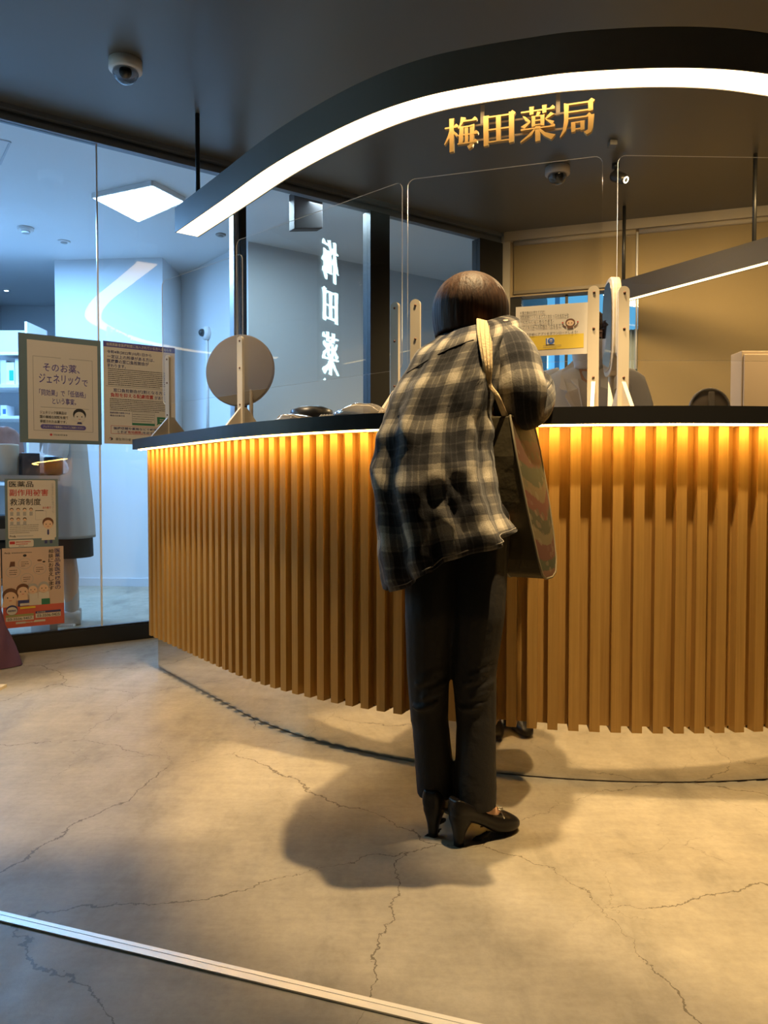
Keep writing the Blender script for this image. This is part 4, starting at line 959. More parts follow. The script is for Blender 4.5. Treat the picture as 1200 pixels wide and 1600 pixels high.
def plaid(name, sx, sy):
    x = NT(name); uv = x.n('UVMap').outputs[0]; sp = x.n('SeparateXYZ'); x.l(uv, sp.inputs[0])
    dn = x.noise(x.mapping(uv, (70, 70, 1)), 1, 2, .5)
    def stripes(c, period, offs):
        t = x.math('FRACT', x.math('ADD', x.math('DIVIDE', c, period), offs))
        wob = x.math('ADD', t, x.math('MULTIPLY', x.math('SUBTRACT', dn.outputs['Fac'], .5), .03))
        r = x.ramp(wob, [(.0, (.14,) * 3), (.06, (.14,) * 3), (.075, (.70,) * 3), (.14, (.70,) * 3), (.15, (.92,) * 3), (.34, (.95,) * 3), (.35, (.60,) * 3), (.45, (.60,) * 3), (.465, (.05,) * 3), (.62, (.0,) * 3), (.66, (.32,) * 3), (.685, (.02,) * 3), (.80, (.0,) * 3), (.83, (.38,) * 3), (.86, (.02,) * 3), (1, (.05,) * 3)])
        return r
    a = stripes(sp.outputs[0], sx, .13); b = stripes(sp.outputs[1], sy, .08)
    s = x.mix(.5, a, b)
    col = x.ramp(s, [(.0, (.010, .010, .013)), (.22, (.035, .034, .038)), (.45, (.10, .092, .085)), (.62, (.22, .20, .165)), (.95, (.50, .44, .345))])
    wv = x.noise(x.mapping(uv, (300, 300, 1)), 1, 3, .7)
    col = x.mix(.4, col, x.ramp(wv.outputs['Fac'], [(.32, (.25, .25, .25)), (.68, (1.4, 1.4, 1.4))]), 'MULTIPLY')
    x.l(col, x.b.inputs['Base Color']); x.b.inputs['Roughness'].default_value = .9; x.b.inputs['Specular IOR Level'].default_value = .1; x.b.inputs['Sheen Weight'].default_value = .15
    bp = x.n('Bump'); bp.inputs['Strength'].default_value = .35; bp.inputs['Distance'].default_value = .003; x.l(wv.outputs['Fac'], bp.inputs['Height'])
    n2 = x.noise(x.mapping(uv, (9, 5, 1)), 1, 3, .55); bp2 = x.n('Bump'); bp2.inputs['Strength'].default_value = .55; bp2.inputs['Distance'].default_value = .03; x.l(n2.outputs['Fac'], bp2.inputs['Height']); x.l(bp.outputs[0], bp2.inputs['Normal'])
    x.l(bp2.outputs[0], x.b.inputs['Normal']); return x.m
M_plaid = plaid('plaid_flannel', .098, .148)
x = NT('hair_brown'); hp = x.n('TexCoord').outputs['Object']
hn = x.noise(x.mapping(hp, (130, 130, 6)), 1, 3, .6)
x.l(x.ramp(hn.outputs['Fac'], [(.3, (.022, .010, .006)), (.7, (.085, .042, .022))]), x.b.inputs['Base Color']); x.b.inputs['Roughness'].default_value = .55; x.b.inputs['Specular IOR Level'].default_value = .22
bp = x.n('Bump'); bp.inputs['Strength'].default_value = .5; bp.inputs['Distance'].default_value = .004; x.l(hn.outputs['Fac'], bp.inputs['Height']); x.l(bp.outputs[0], x.b.inputs['Normal'])
M_hair = x.m
M_jeans = mat('trousers_black', (.013, .011, .010), .8, bump=.25, bscale=45)
M_shoe = mat('shoe_leather', (.010, .008, .007), .38, spec=.35)
# ---- the customer
RH = aty(712, 1324, 1.875); RH.z = 0; LH = aty(673, 1309, 1.925); LH.z = 0
RH = atz(712, 1322, 0); LH = atz(674, 1308, 0)
rd = V((.84, .54, 0)).normalized(); ld = V((.55, .83, 0)).normalized()
ankR = RH + rd * .066 + V((0, 0, .120)); ankL = LH + ld * .066 + V((0, 0, .120))
kneeR = aty(741, 1055, 1.93); kneeL = aty(668, 1055, 1.96)
hipC = aty(716, 812, 2.005)
hipR = hipC + V((.058, -.005, -.01)); hipL = hipC + V((-.064, .005, -.01))
chest = aty(722, 640, 2.11); neckb = aty(733, 520, 2.20); hc = aty(736, 492, 2.285)
shR = aty(790, 524, 2.15); shL = aty(676, 572, 2.16)
elR = V((.37, 2.085, 1.105)); wrR = V((.455, 2.345, 1.165)); elL = V((.055, 2.10, 1.09)); wrL = V((.20, 2.40, 1.165))
hf = (V((.12, 1, -.45))).normalized(); hu = V((0, .45, 1))
b = MB()
b.chain([hipC + V((0, 0, -.02)), hipC * .5 + chest * .5, chest, neckb + V((0, -.01, -.03))], [.09, .085, .095, .055])
b.chain([hipL, hipR], [.078, .078]); b.chain([hipR, aty(746, 960, 1.935), aty(741, 1050, 1.93), aty(741, 1130, 1.925), aty(742, 1215, 1.925), ankR], [.062, .052, .042, .038, .027, .024]); b.chain([hipL, aty(674, 960, 1.955), aty(669, 1050, 1.955), aty(672, 1125, 1.96), aty(681, 1205, 1.96), ankL], [.062, .052, .042, .038, .027, .024])
b.chain([neckb + V((0, -.01, -.03)), hc + V((0, -.02, -.04))], [.055, .05]); b.chain([shL, chest + V((0, 0, .04)), shR], [.038, .085, .042])
b.chain([shR, elR, wrR], [.045, .036, .025]); b.chain([shL, elL, wrL], [.045, .036, .025])
hand(b, wrR, V((-.45, 1, -.12)), (0, .1, 1), .92, .55, True); hand(b, wrL, V((.2, 1, -.12)), (0, .1, 1), .92, .3, False)
at, HM = head(b, hc, hf, hu, .90)
for A_, H_, d_ in ((ankR, RH, rd), (ankL, LH, ld)):
    b.chain([A_ - V((0, 0, .02)), H_ + d_ * .045 + V((0, 0, .088))], [.024, .020])
    b.chain([A_ - V((0, 0, .02)), H_ + d_ * .085 + V((0, 0, .075)), H_ + d_ * .118 + V((0, 0, .045)), H_ + d_ * .150 + V((0, 0, .028))], [.025, .029, .024, .016])
root0 = V((.19, 1.96, 0))
me = fuse(b, .0055, root0, 'person', M_skin, 4)
cust = link('person', me, None, root0); tag(cust, 'person in a plaid shirt and black trousers leaning over the counter, seen from behind', 'person')
face_parts(cust, at, HM, .90)
# trousers
t = MB()
t.chain([hipC + V((-.02, 0, .06)), hipC + V((.02, 0, .06))], [.088, .088]); t.chain([hipL + V((-.0, 0, 0)), hipR + V((.0, 0, 0))], [.078, .078])
cuR = aty(743, 1245, 1.905); cuL = aty(682, 1229, 1.945)
midR = aty(748, 960, 1.93); midL = aty(672, 960, 1.95); calR = aty(744, 1130, 1.925); calL = aty(671, 1125, 1.96)
t.chain([hipR, midR, aty(741, 1050, 1.93), calR], [.078, .066, .056, .051]); t.chain([hipL, midL, aty(669, 1050, 1.955), calL], [.078, .065, .055, .049])
tl_me = None
def cuff(mb, a, b_, r0, r1, seed):
    rows = []
    for i in range(11):
        f = i / 10; c = a.lerp(b_, f); r = r0 + (r1 - r0) * f
        rows.append([c + V((math.cos(q) * r * (1 + .04 * noise.noise(V((q * 1.5, seed, f * 7)))), math.sin(q) * r * 1.08, -.02 * f * (1 if math.sin(q) < 0 else .3))) for q in [2 * PI * k / 24 for k in range(24)]])
    mb.grid(rows, True); mb.add(rows[-1], [list(range(24))]); mb.add(rows[0], [list(range(24))[::-1]])
cuff(t, calR + V((0, 0, .02)), cuR, .049, .053, 1); cuff(t, calL + V((0, 0, .02)), cuL, .047, .050, 2)
for kp, w0, sd in ((aty(741, 1062, 1.93), .058, 1), (aty(669, 1062, 1.955), .057, -1)):
    for i in range(6):          # creases round the back of the knee
        z = .05 - i * .02; a0 = (.3 if i % 2 else -.2)
        t.chain([kp + V((math.cos(q) * w0 * .93, -abs(math.sin(q)) * w0 * .93, z + .012 * math.sin(q * 2 + a0))) for q in [(.15 + .1 * (i % 3)) * PI + PI * k / 9 for k in range(4 + i % 2)]], [.003, .008, .008, .007, .003][:4 + i % 2])
    for i in range(5):
        z = -.36 - i * .017
        t.chain([kp + V((math.cos(q) * .049 + .004 * sd * i, -abs(math.sin(q)) * .049, z + .008 * math.sin(q * 2 + i))) for q in [(.1 + .13 * (i % 3)) * PI + PI * k / 9 for k in range(4)]], [.003, .007, .007, .003])
tm = fuse(t, .0055, root0, 'trousers', M_jeans, 3); link('trousers', tm, cust)
# shoes
def pump(H_, d_, name):
    s_ = V((d_.y, -d_.x, 0)); L = .212
    st = [(-.01, .070, .118, .018), (.05, .062, .124, .028), (.16, .058, .112, .032), (.30, .048, .094, .031), (.45, .030, .076, .032), (.56, .014, .064, .037), (.66, .005, .062, .040), (.76, .002, .056, .040), (.86, .003, .046, .036), (.94, .006, .035, .027), (.99, .010, .026, .013)]
    rows = []
    for f, z0, z1, w in st:
        c = H_ + d_ * (f * L - .012)
        vamp = f > .62
        row = []
        for k in range(16):
            q = 2 * PI * k / 16; cx = math.cos(q); sz = math.sin(q)
            e = abs(cx) ** .7 * (1 if cx >= 0 else -1); g = abs(sz) ** .8 * (1 if sz >= 0 else -1)
            zz = (z0 + z1) / 2 + (z1 - z0) / 2 * g
            if not vamp and g > .5: nt_ = min(1, max(0, f) / .2); zz = z0 + (z1 - z0) * (1 - nt_ * (.26 - .26 * abs(e)))
            row.append(c + s_ * w * e + V((0, 0, zz)))
        rows.append(row)
    mb = MB().grid(rows, True); mb.add(rows[0], [list(range(16))[::-1]]); mb.add(rows[-1], [list(range(16))])
    sh_ = build(mb, 'shoe', M_shoe, cust); sd = sh_.modifiers.new('sub', 'SUBSURF'); sd.levels = 2; sd.render_levels = 2
    hr = []
    for z, w, a, bb in ((.084, .026, -.011, .046), (.076, .027, -.0125, .050), (.066, .0255, -.013, .048), (.050, .020, -.008, .036), (.032, .015, -.004, .026), (.014, .0125, -.002, .021), (.0, .012, -.002, .020)):
        m_ = (a + bb) / 2; h_ = (bb - a) / 2
        hr.append([H_ + d_ * (m_ + h_ * math.copysign(abs(math.cos(q)) ** .75, math.cos(q))) + s_ * (w * math.copysign(abs(math.sin(q)) ** .75, math.sin(q))) + V((0, 0, z)) for q in [2 * PI * k / 20 for k in range(20)]])
    hm = MB().grid(hr, True); hm.add(hr[0], [list(range(20))]); hm.add(hr[-1], [list(range(20))[::-1]])
    build(hm, 'heel', M_shoe, sh_)
    bk_ = MB(); c = H_ + d_ * (.60 * L) + V((0, 0, .066))
    bk_.tube([c - s_ * .034 + V((0, 0, -.016)), c - s_ * .016 + V((0, 0, .0)), c + V((0, 0, .004)), c + s_ * .016 + V((0, 0, .0)), c + s_ * .034 + V((0, 0, -.016))], .0022, 8)
    for k in (-1, 1): bk_.tube([c + s_ * (k * .016) + d_ * .008 * math.cos(q) + s_ * .007 * math.sin(q) + V((0, 0, .003)) for q in [2 * PI * j / 10 for j in range(11)]], .0018, 6)
    build(bk_, 'buckle', mat('silver', (.8, .78, .72), .2, 1.0), sh_)
    return sh_
pump(RH, rd, 'R'); pump(LH, ld, 'L')
# hair
hM = Matrix(((1, 0, 0), (0, 1, 0), (0, 0, 1)))
hr_c = aty(735, 487, 2.265)
hfl = V((hf.x, hf.y, -.10)).normalized(); hr_r = hfl.cross(V((0, 0, 1))).normalized(); hM = Matrix((hr_r, hfl, hr_r.cross(hfl))).transposed()
hairmesh(hr_c, hM, (.112, .118, .114), .082, 3, .45, 'hair', cust, M_hair, 96, 30)
# shirt body, laid out from rings: left point, right point (image), depth, half thickness
SR = [(694, 520, 768, 497, 2.225, .050), (676, 531, 798, 493, 2.20, .085), (652, 552, 812, 508, 2.165, .112), (622, 598, 796, 560, 2.115, .132), (600, 650, 772, 640, 2.075, .148), (585, 704, 770, 698, 2.04, .158), (579, 748, 774, 744, 2.01, .165), (582, 800, 786, 786, 1.99, .168), (587, 852, 800, 812, 1.975, .170), (596, 914, 807, 830, 1.97, .168)]
HEM = [(596, 914), (606, 926), (622, 921), (640, 909), (662, 899), (680, 891), (686, 881), (720, 872), (760, 861), (785, 849), (800, 838), (807, 828)]
SEG = 96
def shirt_rows():
    sub = 6; rr = []; cs = catmull([V((a, b_, 0)) for a, b_, *_ in SR], sub); cr = catmull([V((r[2], r[3], 0)) for r in SR], sub); cd = catmull([V((r[4], r[5], 0)) for r in SR], sub)
    N = len(cs); rows = []; uvs = []; dist = 0; prev = None
    for i in range(N):
        f = i / (N - 1); row = []; uvr = []
        for k in range(SEG):
            ph = 2 * PI * k / SEG            # 0 = right, pi/2 = back (camera), pi = left
            cx = math.cos(ph); sy = math.sin(ph)
            cxx = math.copysign(abs(cx) ** .85, cx); syy = math.copysign(abs(sy) ** .85, sy)
            u = (cs[i].x + cr[i].x) / 2 + (cr[i].x - cs[i].x) / 2 * cxx; v = (cs[i].y + cr[i].y) / 2 + (cr[i].y - cs[i].y) / 2 * cxx
            g = max(0, (f - .62) / .38) ** 1.3
            if sy > -.2:
                # how much lower or higher than the straight ring this column hangs
                lin = SR[-1][1] + (SR[-1][3] - SR[-1][1]) * (cxx + 1) / 2; v += (lerp(HEM, u) - lin) * g
            else: v += 10 * g
            if f < .3: v -= max(0, sy) * 0 + (1 - f / .3) * 8 * max(0, -sy)
            Y = cd[i].x - cd[i].y * syy
            # folds: long hanging ones that deepen downwards, plus drag creases from the shoulders
            amp = .004 + .017 * f ** 1.5
            fd = amp * (math.sin(ph * 7 + 1.2 * f) * .55 + math.sin(ph * 11.3 + 2 + 2.2 * f) * .35)
            fd += .010 * max(0, 1 - abs((u - (672 - 60 * (1 - f))) / 16)) * min(1, f * 1.6)
            fd += .011 * noise.noise(V((u * .018, v * .03 + u * .012, 2))) + .010 * noise.noise(V((u * .05 - v * .02, v * .02, 7)))
            if u < 684 and sy > 0: fd -= .012 * g * (1 if u < 682 else .5)
            p = aty(u, v, Y); dirn = V((cxx, -syy * .9, 0)); 
            if dirn.length > 0: dirn.normalize()
            p += dirn * fd
            row.append(p); uvr.append(((1 - k / SEG) * 1.18, 0))
        rows.append(row)
        if prev: dist += sum((a - b_).length for a, b_ in zip(row, prev)) / SEG
        prev = row
        lv = [0] * SEG
        uvs.append([(q[0], -dist) for q in uvr])
    # per column length so that the check rows follow the cloth
    acc = [0.0] * SEG
    for i in range(1, N):
        for k in range(SEG):
            acc[k] += (rows[i][k] - rows[i - 1][k]).length; uvs[i][k] = (uvs[i][k][0], -(acc[k] * .55 + (-uvs[i][k][1]) * .45))
    return rows, uvs
rows, uvs = shirt_rows()
rows = [r + [r[0]] for r in rows]; uvs = [r + [(0.0, r[0][1])] for r in uvs]
sm = MB().grid(rows, False, 0, uvs)
shirt = build(sm, 'shirt', M_plaid, cust)
so_ = shirt.modifiers.new('thick', 'SOLIDIFY'); so_.thickness = .003; so_.offset = -1
bvh_rows = [r[:] for r in rows]
tree = BVHTree.FromPolygons([p for r in rows for p in r], [(i * (SEG + 1) + j, i * (SEG + 1) + j + 1, (i + 1) * (SEG + 1) + j + 1, (i + 1) * (SEG + 1) + j) for i in range(len(rows) - 1) for j in range(SEG)])
def on_shirt(u, v, off=.005):
    d = ray(u, v).normalized(); h = tree.ray_cast(CAMP, d)
    return h[0] - d * off if h[0] else None
# sleeves
def sleeve(path, rad, m, seed, name='sleeve', vo=0.0, squash=1.0):
    pts = catmull([p for p in path], 7); n = len(pts); rows = []; uvs = []; prev = None; L = 0; SG = 40
    rr = [lerp([(i / (len(rad) - 1), r) for i, r in enumerate(rad)], i / (n - 1)) for i in range(n)]
    for i, p in enumerate(pts):
        d = (pts[min(i + 1, n - 1)] - pts[max(i - 1, 0)]).normalized()
        a = V((1, 0, 0)) - d * d.x if prev is None else prev - d * prev.dot(d); a.normalize(); prev = a; b_ = d.cross(a)
        if i: L += (p - pts[i - 1]).length
        f = i / (n - 1)
        rows.append([p + (a * math.cos(q) + b_ * math.sin(q) * squash) * rr[i] * (1 + .05 * math.sin(f * 26 + 2 * math.sin(q) + seed) * min(1, f * 2) + .05 * noise.noise(V((q * 1.2, f * 7, seed)))) for q in [2 * PI * k / SG for k in range(SG + 1)]])
        uvs.append([(k / SG * .42 + .05, -L - vo) for k in range(SG + 1)])
    rows.append([p + (pts[-1] - p) * .12 for p in rows[-1]]); uvs.append(uvs[-1])
    o = build(MB().grid(rows, False, 0, uvs), name, m, cust); s2 = o.modifiers.new('thick', 'SOLIDIFY'); s2.thickness = .003; s2.offset = -1; return o
s1_ = sleeve([aty(780, 522, 2.17), aty(795, 543, 2.12), aty(805, 574, 2.085), aty(811, 606, 2.065), aty(815, 636, 2.075), V((.415, 2.15, 1.125)), V((.445, 2.24, 1.165)), V((.45, 2.31, 1.175))], [.040, .060, .072, .072, .068, .060, .052, .046], M_plaid, 1, 'sleeve', .075)
s2_ = sleeve([aty(690, 580, 2.17), aty(672, 606, 2.14), aty(655, 645, 2.12), V((.075, 2.13, 1.10)), V((.12, 2.24, 1.16)), V((.16, 2.31, 1.175))], [.04, .056, .064, .062, .052, .046], M_plaid, 4, 'sleeve', .05)
# rolled hem edge of the shirt: stitched seam
seam = MB(); last = rows[-1]; seam.tube([p + V((0, -.002, .012)) for p in last[4:46]], .0016, 6); build(seam, 'hem_seam', mat('seam', (.16, .145, .125), .9), shirt)
yk = [on_shirt(u, v, .001) for u, v in ((636, 583), (650, 574), (668, 563), (686, 553), (704, 544), (722, 537), (740, 531))]
yk = [p for p in yk if p]; build(MB().tube(yk, .0018, 6), 'yoke_seam', mat('seam2', (.03, .028, .03), .9), shirt)
col = []
for i, (u, v) in enumerate(((688, 521), (700, 515), (716, 508), (734, 501), (752, 496), (768, 494))):
    p = on_shirt(u, v + 7, .006); 
    if p: col.append(p)
# ---- shoulder bag
x = NT('tapestry'); uv = x.n('UVMap').outputs[0]; sp = x.n('SeparateXYZ'); x.l(uv, sp.inputs[0])
nz = x.noise(uv, 60, 4, .7)
rp = x.n('ValToRGB'); rp.color_ramp.interpolation = 'CONSTANT'; e = rp.color_ramp.elements
st = [(0, (.075, .045, .018)), (.12, (.13, .04, .022)), (.26, (.06, .065, .026)), (.36, (.16, .11, .045)), (.44, (.13, .03, .018)), (.55, (.05, .05, .022)), (.66, (.15, .12, .06)), (.74, (.11, .03, .022)), (.86, (.045, .06, .03)), (.94, (.16, .07, .04))]
while len(e) < len(st): e.new(.5)
for i, (p_, c_) in enumerate(st): e[i].position = p_; e[i].color = (*c_, 1)
x.l(x.math('ADD', sp.outputs[1], x.math('MULTIPLY', x.math('SUBTRACT', nz.outputs['Fac'], .5), .06)), rp.inputs[0])
vo = x.n('TexVoronoi'); vo.inputs['Scale'].default_value = 15; x.l(uv, vo.inputs['Vector'])
fl_ = x.mix(x.math('MULTIPLY', x.math('LESS_THAN', vo.outputs['Distance'], .34), .5), rp.outputs[0], x.ramp(vo.outputs['Color'], [(.3, (.22, .18, .11)), (.55, (.16, .05, .04)), (.75, (.07, .09, .05))]))
x.l(x.mix(.75, fl_, (.45, .42, .40), 'MULTIPLY'), x.b.inputs['Base Color']); x.b.inputs['Roughness'].default_value = .85
M_tap = x.m
M_olive = mat('bag_olive', (.062, .047, .018), .75, bump=.3, bscale=25)
bx = V((.50, .866, 0)).normalized(); bn = V((bx.y, -bx.x, 0))        # bag length and its outer face direction
BH = .425; BL = .20
bag0 = aty(820, 904, 2.0)
bag = thing('shoulder_bag', bag0, 'patterned shoulder bag with olive sides hanging under the arm of the leaning customer', 'bag')
prof = [(.022, 0), (.075, 0), (.108, .010), (.135, .045), (.160, .12), (.182, .22), (BL, BH * .8), (BL, BH), (.02, BH), (.0, BH * .75), (-.008, .2), (-.008, .05), (.0, .012)]
def side(sgn, w):
    out = []
    for s, z in prof: out.append(bag0 + bx * s + V((-.074 * z / BH, .0, z)) + bn * sgn * w * (1 - .45 * (z / BH) ** 1.2))
    return out
A_ = side(-1, .050); B_ = side(1, .050); k_ = len(prof)
g = MB().add(A_ + B_, [(i, (i + 1) % k_, k_ + (i + 1) % k_, k_ + i) for i in range(k_)])
build(g, 'gusset', M_olive, bag, None, .005)
for sgn, Q in ((-1, A_), (1, B_)):
    C_ = [p + bn * sgn * .012 * (1 if 0 < i < k_ else 1) for i, p in enumerate(Q)]
    cen = sum(Q, V()) / k_ + bn * sgn * .016
    mb = MB(); uvq = [(s / .4, 1 - z / BH) for s, z in prof] + [(.5 * BL / .4, .5)]
    mb.add(Q + [cen], [(i, (i + 1) % k_, k_) for i in range(k_)], 0, True, uvq); build(mb, 'panel', M_tap, bag)
    build(MB().tube(Q + [Q[0]], .0032, 6), 'piping', mat('piping', (.19, .16, .10), .8), bag)
M_strap = mat('strap_cream', (.62, .47, .26), .85, bump=.3, bscale=120)
sp_px = [(757, 690, 40), (762, 655, 15), (763, 620, 10), (764, 600, 8), (762, 575, 15), (759, 545, 21), (757, 520, 25), (757, 503, 26), (758, 497, 26)]
cpts = []
for u, v, w in sp_px:
    p = on_shirt(u, v, .009)
    if p is None: p = cpts[-1][0] + V((0, .02, -.02))
    if v > 610: p = aty(u + 14, v, lerp([(610, p.y), (690, 2.0)], v))
    cpts.append((p, w * p.y / 1200))
top_ = cpts[-1][0]
chainp = [(bag0 + bx * .03 + V((-.06, 0, BH - .01)), .02)] + cpts[2:] + [(top_ + V((.004, .03, .004)), .042), (top_ + V((.012, .05, -.03)), .040), (top_ + V((.02, .05, -.10)), .03), (bag0 + bx * (BL - .05) + V((-.074, 0, BH - .01)), .02)]
cp = catmull([p for p, w in chainp], 5); ws = [lerp([(i, w) for i, (p, w) in enumerate(chainp)], i * (len(chainp) - 1) / (len(cp) - 1)) for i in range(len(cp))]
rws = []
for i, p in enumerate(cp):
    a = V((1, .12, -.25)).normalized() * ws[i] / 2; rws.append([p - a, p - a * .5 + V((0, -.0015, 0)), p + V((0, -.002, 0)), p + a * .5 + V((0, -.0015, 0)), p + a])
st_ = build(MB().grid(rws, False), 'strap', M_strap, bag); so_ = st_.modifiers.new('thick', 'SOLIDIFY'); so_.thickness = .004; so_.offset = 0
for o_ in (-.3, 0, .3):
    build(MB().tube([r[2] + (r[4] - r[0]) * o_ + V((0, -.0035, 0.001)) for r in rws[6:-12]], .0007, 5), 'stitching', mat('stitch', (.42, .31, .17), .9), st_)
# ---- staff in white coats
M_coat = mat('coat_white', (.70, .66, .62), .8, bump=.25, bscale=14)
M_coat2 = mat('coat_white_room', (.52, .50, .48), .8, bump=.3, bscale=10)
def staff(base, ang_, hs, lean, coat_m, skirt, legs, hairdrop, label, arms, mask=True, hemz=.62, hair_m=None):
    """standing figure facing direction ang_ (radians, world xy)"""
    f = V((math.cos(ang_), math.sin(ang_), 0)); r = V((f.y, -f.x, 0)); base = V(base)
    P = lambda x, y, z: base + r * x * hs + f * y * hs + V((0, 0, z * hs))
    ln = lambda z: lean * max(0, (z - .9)) ** 1.0
    b = MB()
    b.chain([P(0, 0, .90), P(0, ln(1.1), 1.08), P(0, ln(1.28), 1.26), P(0, ln(1.4), 1.38)], [.11 * hs, .10 * hs, .11 * hs, .055 * hs])
    b.chain([P(-.08, 0, .88), P(.08, 0, .88)], [.09 * hs] * 2)
    for s in (-1, 1):
        b.chain([P(s * .08, 0, .86), P(s * .075, .01, .47), P(s * .075, -.01, .30), P(s * .07, -.02, .09)], [.08 * hs, .052 * hs, .053 * hs, .033 * hs])
        b.chain([P(s * .07, -.03, .05), P(s * .075, .12, .03), P(s * .078, .16, .025)], [.035 * hs, .032 * hs, .022 * hs])
    hp = P(0, ln(1.53) + .02, 1.50)
    b.chain([P(0, ln(1.36), 1.34), P(0, ln(1.5), 1.47)], [.055 * hs, .048 * hs]); b.chain([P(-.165, ln(1.32), 1.32), P(0, ln(1.33), 1.31), P(.165, ln(1.32), 1.32)], [.047 * hs, .08 * hs, .047 * hs])
    aj = []
    for s, (el, wr, hd) in zip((-1, 1), arms):
        sh_ = P(s * .17, ln(1.32), 1.31); e_ = P(*el); w_ = P(*wr); aj.append((sh_, e_, w_))
        b.chain([sh_, e_, w_], [.043 * hs, .036 * hs, .025 * hs]); hand(b, w_, (r * hd[0] + f * hd[1] + V((0, 0, hd[2]))), V((0, 0, 1)) if abs(hd[2]) < .7 else r * s, .95 * hs, .4, s > 0)
    at, M = head(b, hp, f + V((0, 0, -.25)), V((0, 0, 1)), hs)
    o = link('person', fuse(b, .006, base, 'person', M_skin, 4), None, base); tag(o, label, 'person')
    face_parts(o, at, M, hs)
    if mask:
        rws = []
        for i in range(9):
            z = .012 - .115 * i / 8; rws.append([at(.072 * math.sin(q) * (1 - .25 * (i / 8) ** 2), (.066 + .048 * math.cos(q * .8) * (1 - .35 * abs(i / 8 - .4)) - .03 * (1 - math.cos(q))) , z) for q in [(-1.35 + 2.7 * k / 16) for k in range(17)]])
        mk = build(MB().grid(rws, False), 'face_mask', mat('mask_white', (.75, .72, .70), .8), o); q_ = mk.modifiers.new('thick', 'SOLIDIFY'); q_.thickness = .002; q_.offset = 1
    hairmesh(at(0, -.012, .02), M, (.088 * hs, .106 * hs, .104 * hs), hairdrop, 11, .3, 'hair', o, M_hair, 64, 22)
    # coat
    ring = lambda z, w, d, dy=0: (P(0, ln(z) + dy, z), r * w * hs, f * d * hs)
    rings = [ring(1.40, .062, .062), ring(1.385, .11, .078), ring(1.365, .175, .092), ring(1.315, .212, .115), ring(1.20, .195, .13), ring(1.05, .175, .135), ring(.95, .19, .14), ring(.85, .205, .15), ring(.73, .22, .16), ring(hemz, .235, .17)]
    cc = build(MB().grid(ringloft(rings, 48, 3, .09), True), 'white_coat', coat_m, o); q_ = cc.modifiers.new('thick', 'SOLIDIFY'); q_.thickness = .004; q_.offset = 1
    sb_ = cc.modifiers.new('sub', 'SUBSURF'); sb_.levels = 1; sb_.render_levels = 1
    for sh_, e_, w_ in aj:
        sl_ = MB(); inw = P(0, ln(1.32), 1.33) - sh_; pth = catmull([sh_ + inw * .35 + V((0, 0, .012)), sh_ + V((0, 0, .005)), sh_ * .5 + e_ * .5, e_, e_ * .5 + w_ * .5, w_ * .85 + e_ * .15], 4); n_ = len(pth)
        sl_.tube(pth, [hs * (.07 - .018 * i / (n_ - 1)) * (1 + .04 * math.sin(i * 2.1)) for i in range(n_)], 18); build(sl_, 'sleeve', coat_m, cc)
    # open collar: inner top and two lapels
    ny = .088
    build(MB().add([P(-.045, ln(1.4) + ny - .02, 1.405), P(.045, ln(1.4) + ny - .02, 1.405), P(.035, ln(1.28) + .118, 1.30), P(0, ln(1.16) + .137, 1.16), P(-.035, ln(1.28) + .118, 1.30)], [(0, 1, 2, 3, 4)]), 'inner_top', mat('inner_white', (.78, .74, .70), .8), cc)
    build(MB().add([P(-.046, ln(1.4) + ny - .016, 1.41), P(.046, ln(1.4) + ny - .016, 1.41), P(.03, ln(1.33) + .112, 1.335), P(0, ln(1.31) + .118, 1.315), P(-.03, ln(1.33) + .112, 1.335)], [(0, 1, 2, 3, 4)]), 'neckline', M_skin, cc)
    for s in (-1, 1):
        lp = build(MB().add([P(s * .052, ln(1.4) + .03, 1.425), P(s * .105, ln(1.36) + .06, 1.375), P(s * .115, ln(1.3) + .118, 1.30), P(s * .085, ln(1.28) + .133, 1.285), P(s * .095, ln(1.26) + .136, 1.265), P(s * .008, ln(1.12) + .150, 1.12), P(s * .04, ln(1.3) + .128, 1.30)], [(0, 1, 2, 3, 4, 5, 6)]), 'lapel', coat_m, cc); q_ = lp.modifiers.new('thick', 'SOLIDIFY'); q_.thickness = .006; q_.offset = 1
    if skirt:
        sk = ringloft([ring(.92, .15, .12), ring(.8, .175, .14), ring(.62, .18, .15), ring(.44, .185, .155)], 40, 6, .05); so2 = build(MB().grid(sk, True), 'skirt', mat('skirt_black', (.012, .012, .018), .8), o); q_ = so2.modifiers.new('thick', 'SOLIDIFY'); q_.thickness = .004
    for s in (-1, 1):
        sc = MB().chain([P(s * .07, -.02, .20), P(s * .07, -.02, .10)], [.042 * hs, .042 * hs]); build(sc, 'sock', mat('sock', (.45, .40, .36), .9), o)
        sn = MB(); rr = [(-.075, .032, .085), (-.05, .042, .10), (0, .045, .10), (.06, .045, .08), (.11, .047, .062), (.155, .042, .05), (.19, .022, .035)]
        rws = []
        for y, w, h_ in rr: rws.append([P(s * .074, y, 0) + r * (w * hs * math.copysign(abs(math.cos(q)) ** .7, math.cos(q))) + V((0, 0, h_ * hs / 2 + h_ * hs / 2 * math.copysign(abs(math.sin(q)) ** .7, math.sin(q)))) for q in [2 * PI * k / 16 for k in range(16)]])
        sn.grid(rws, True); sn.add(rws[0], [list(range(16))]); sn.add(rws[-1], [list(range(16))[::-1]])
        shn = build(sn, 'sneaker', mat('sneaker', (.50, .48, .46), .6, var=.3, vscale=25), o); build(MB().box(P(s * .074, 0, 0) + V((-.05, -.05, 0)), P(s * .074, 0, 0) + V((.05, .05, .015))), 'sole', M_white, shn)
    return o
sp_ = aty(914, 760, 3.10); 
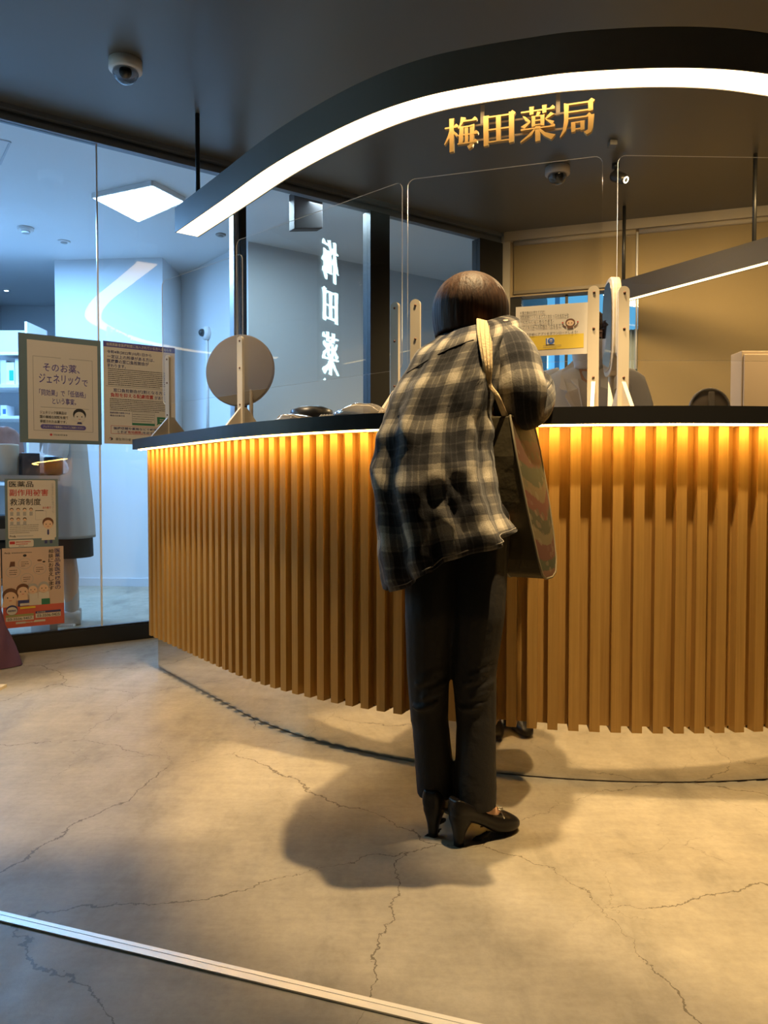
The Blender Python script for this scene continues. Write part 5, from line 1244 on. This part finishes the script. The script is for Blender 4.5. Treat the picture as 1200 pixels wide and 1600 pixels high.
staff((sp_.x, 3.10, 0), math.radians(-100), .965, .12, M_coat, False, None, .05, 'person in white coat and face mask behind the counter, half hidden by paper notice', [((-.23, .10, 1.08), (-.16, .33, 1.15), (.1, 1, -.1)), ((.23, .10, 1.08), (.16, .33, 1.15), (-.1, 1, -.1))], True, .62)
rp_ = atz(108, 974, 0)
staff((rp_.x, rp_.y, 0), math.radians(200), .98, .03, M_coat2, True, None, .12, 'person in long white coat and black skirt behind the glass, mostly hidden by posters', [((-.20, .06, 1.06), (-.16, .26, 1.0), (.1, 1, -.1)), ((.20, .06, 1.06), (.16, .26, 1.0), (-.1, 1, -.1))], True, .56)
# ------------------------------------------------------------------ lights
def spot(name, loc, to, power, size, blend, col, rad=.03):
    l = bpy.data.lights.new(name, 'SPOT'); l.energy = power; l.spot_size = math.radians(size); l.spot_blend = blend; l.color = col; l.shadow_soft_size = rad
    o = bpy.data.objects.new(name, l); COL.objects.link(o); o.location = loc; d = V(to) - V(loc); o.rotation_euler = d.to_track_quat('-Z', 'Y').to_euler(); return o
def area(name, loc, to, power, sx, sy, col):
    l = bpy.data.lights.new(name, 'AREA'); l.shape = 'RECTANGLE'; l.size = sx; l.size_y = sy; l.energy = power; l.color = col
    o = bpy.data.objects.new(name, l); COL.objects.link(o); o.location = loc; d = V(to) - V(loc); o.rotation_euler = d.to_track_quat('-Z', 'Y').to_euler(); return o
WARM = (1, .72, .37)
spot('downlight', (-2.2, 2.1, 2.82), (-1.6, 3.9, .8), 95, 75, .7, (1, .74, .46))  # added spot that warms the posters, no known fixture
spot('downlight', (.40, 2.22, 2.82), (.52, 2.22, 0), 370, 48, .35, WARM)
spot('downlight', (.60, 1.62, 2.82), (1.0, 2.12, 0), 300, 42, .4, WARM)
spot('downlight', (-.80, 2.72, 2.82), (-.90, 2.80, 0), 245, 44, .4, (1, .74, .44))
spot('downlight', (1.3, 4.2, 2.80), (1.6, 5.6, .95), 265, 120, .8, (1, .68, .30), .25)  # added to brighten the blind wall, no known fixture
spot('downlight', (2.3, 3.7, 2.80), (2.3, 5.4, .95), 285, 120, .8, (1, .68, .30), .25)  # second added spot, also only brightens the blind wall
spot('downlight', (1.43, 4.6, 2.7), (.9, 3.1, 1.2), 90, 75, .6, WARM)
area('room_light', (-3.0, 5.6, 2.83), (-3.0, 5.6, 0), 130, 1.2, .6, (.23, .52, 1))
area('room_light', gp(1.9, 2.82, -.42), gp(1.9, 0, -.42), 30, 1.0, .3, (.55, .76, .92))  # added unseen lamp, backing light for the right-hand panes
0 and area('ceiling_fill', (-3.2, 1.2, 1.9), (-1.8, 2.4, 2.84), 30, .9, .6, (.28, .52, 1))  # added cool fill aimed at the ceiling, switched off
wd_ = bpy.data.worlds.new('world'); scene.world = wd_; wd_.use_nodes = True
bg = wd_.node_tree.nodes['Background']; bg.inputs[0].default_value = (.10, .25, .45, 1); bg.inputs[1].default_value = .25
vs_ = scene.view_settings; vs_.view_transform = 'Standard'; vs_.look = 'None'; vs_.gamma = 1; vs_.use_curve_mapping = False; vs_.exposure = 0
scene.cycles.use_denoising = True
scene.cycles.max_bounces = 10; scene.cycles.transparent_max_bounces = 24; scene.cycles.sample_clamp_indirect = 6
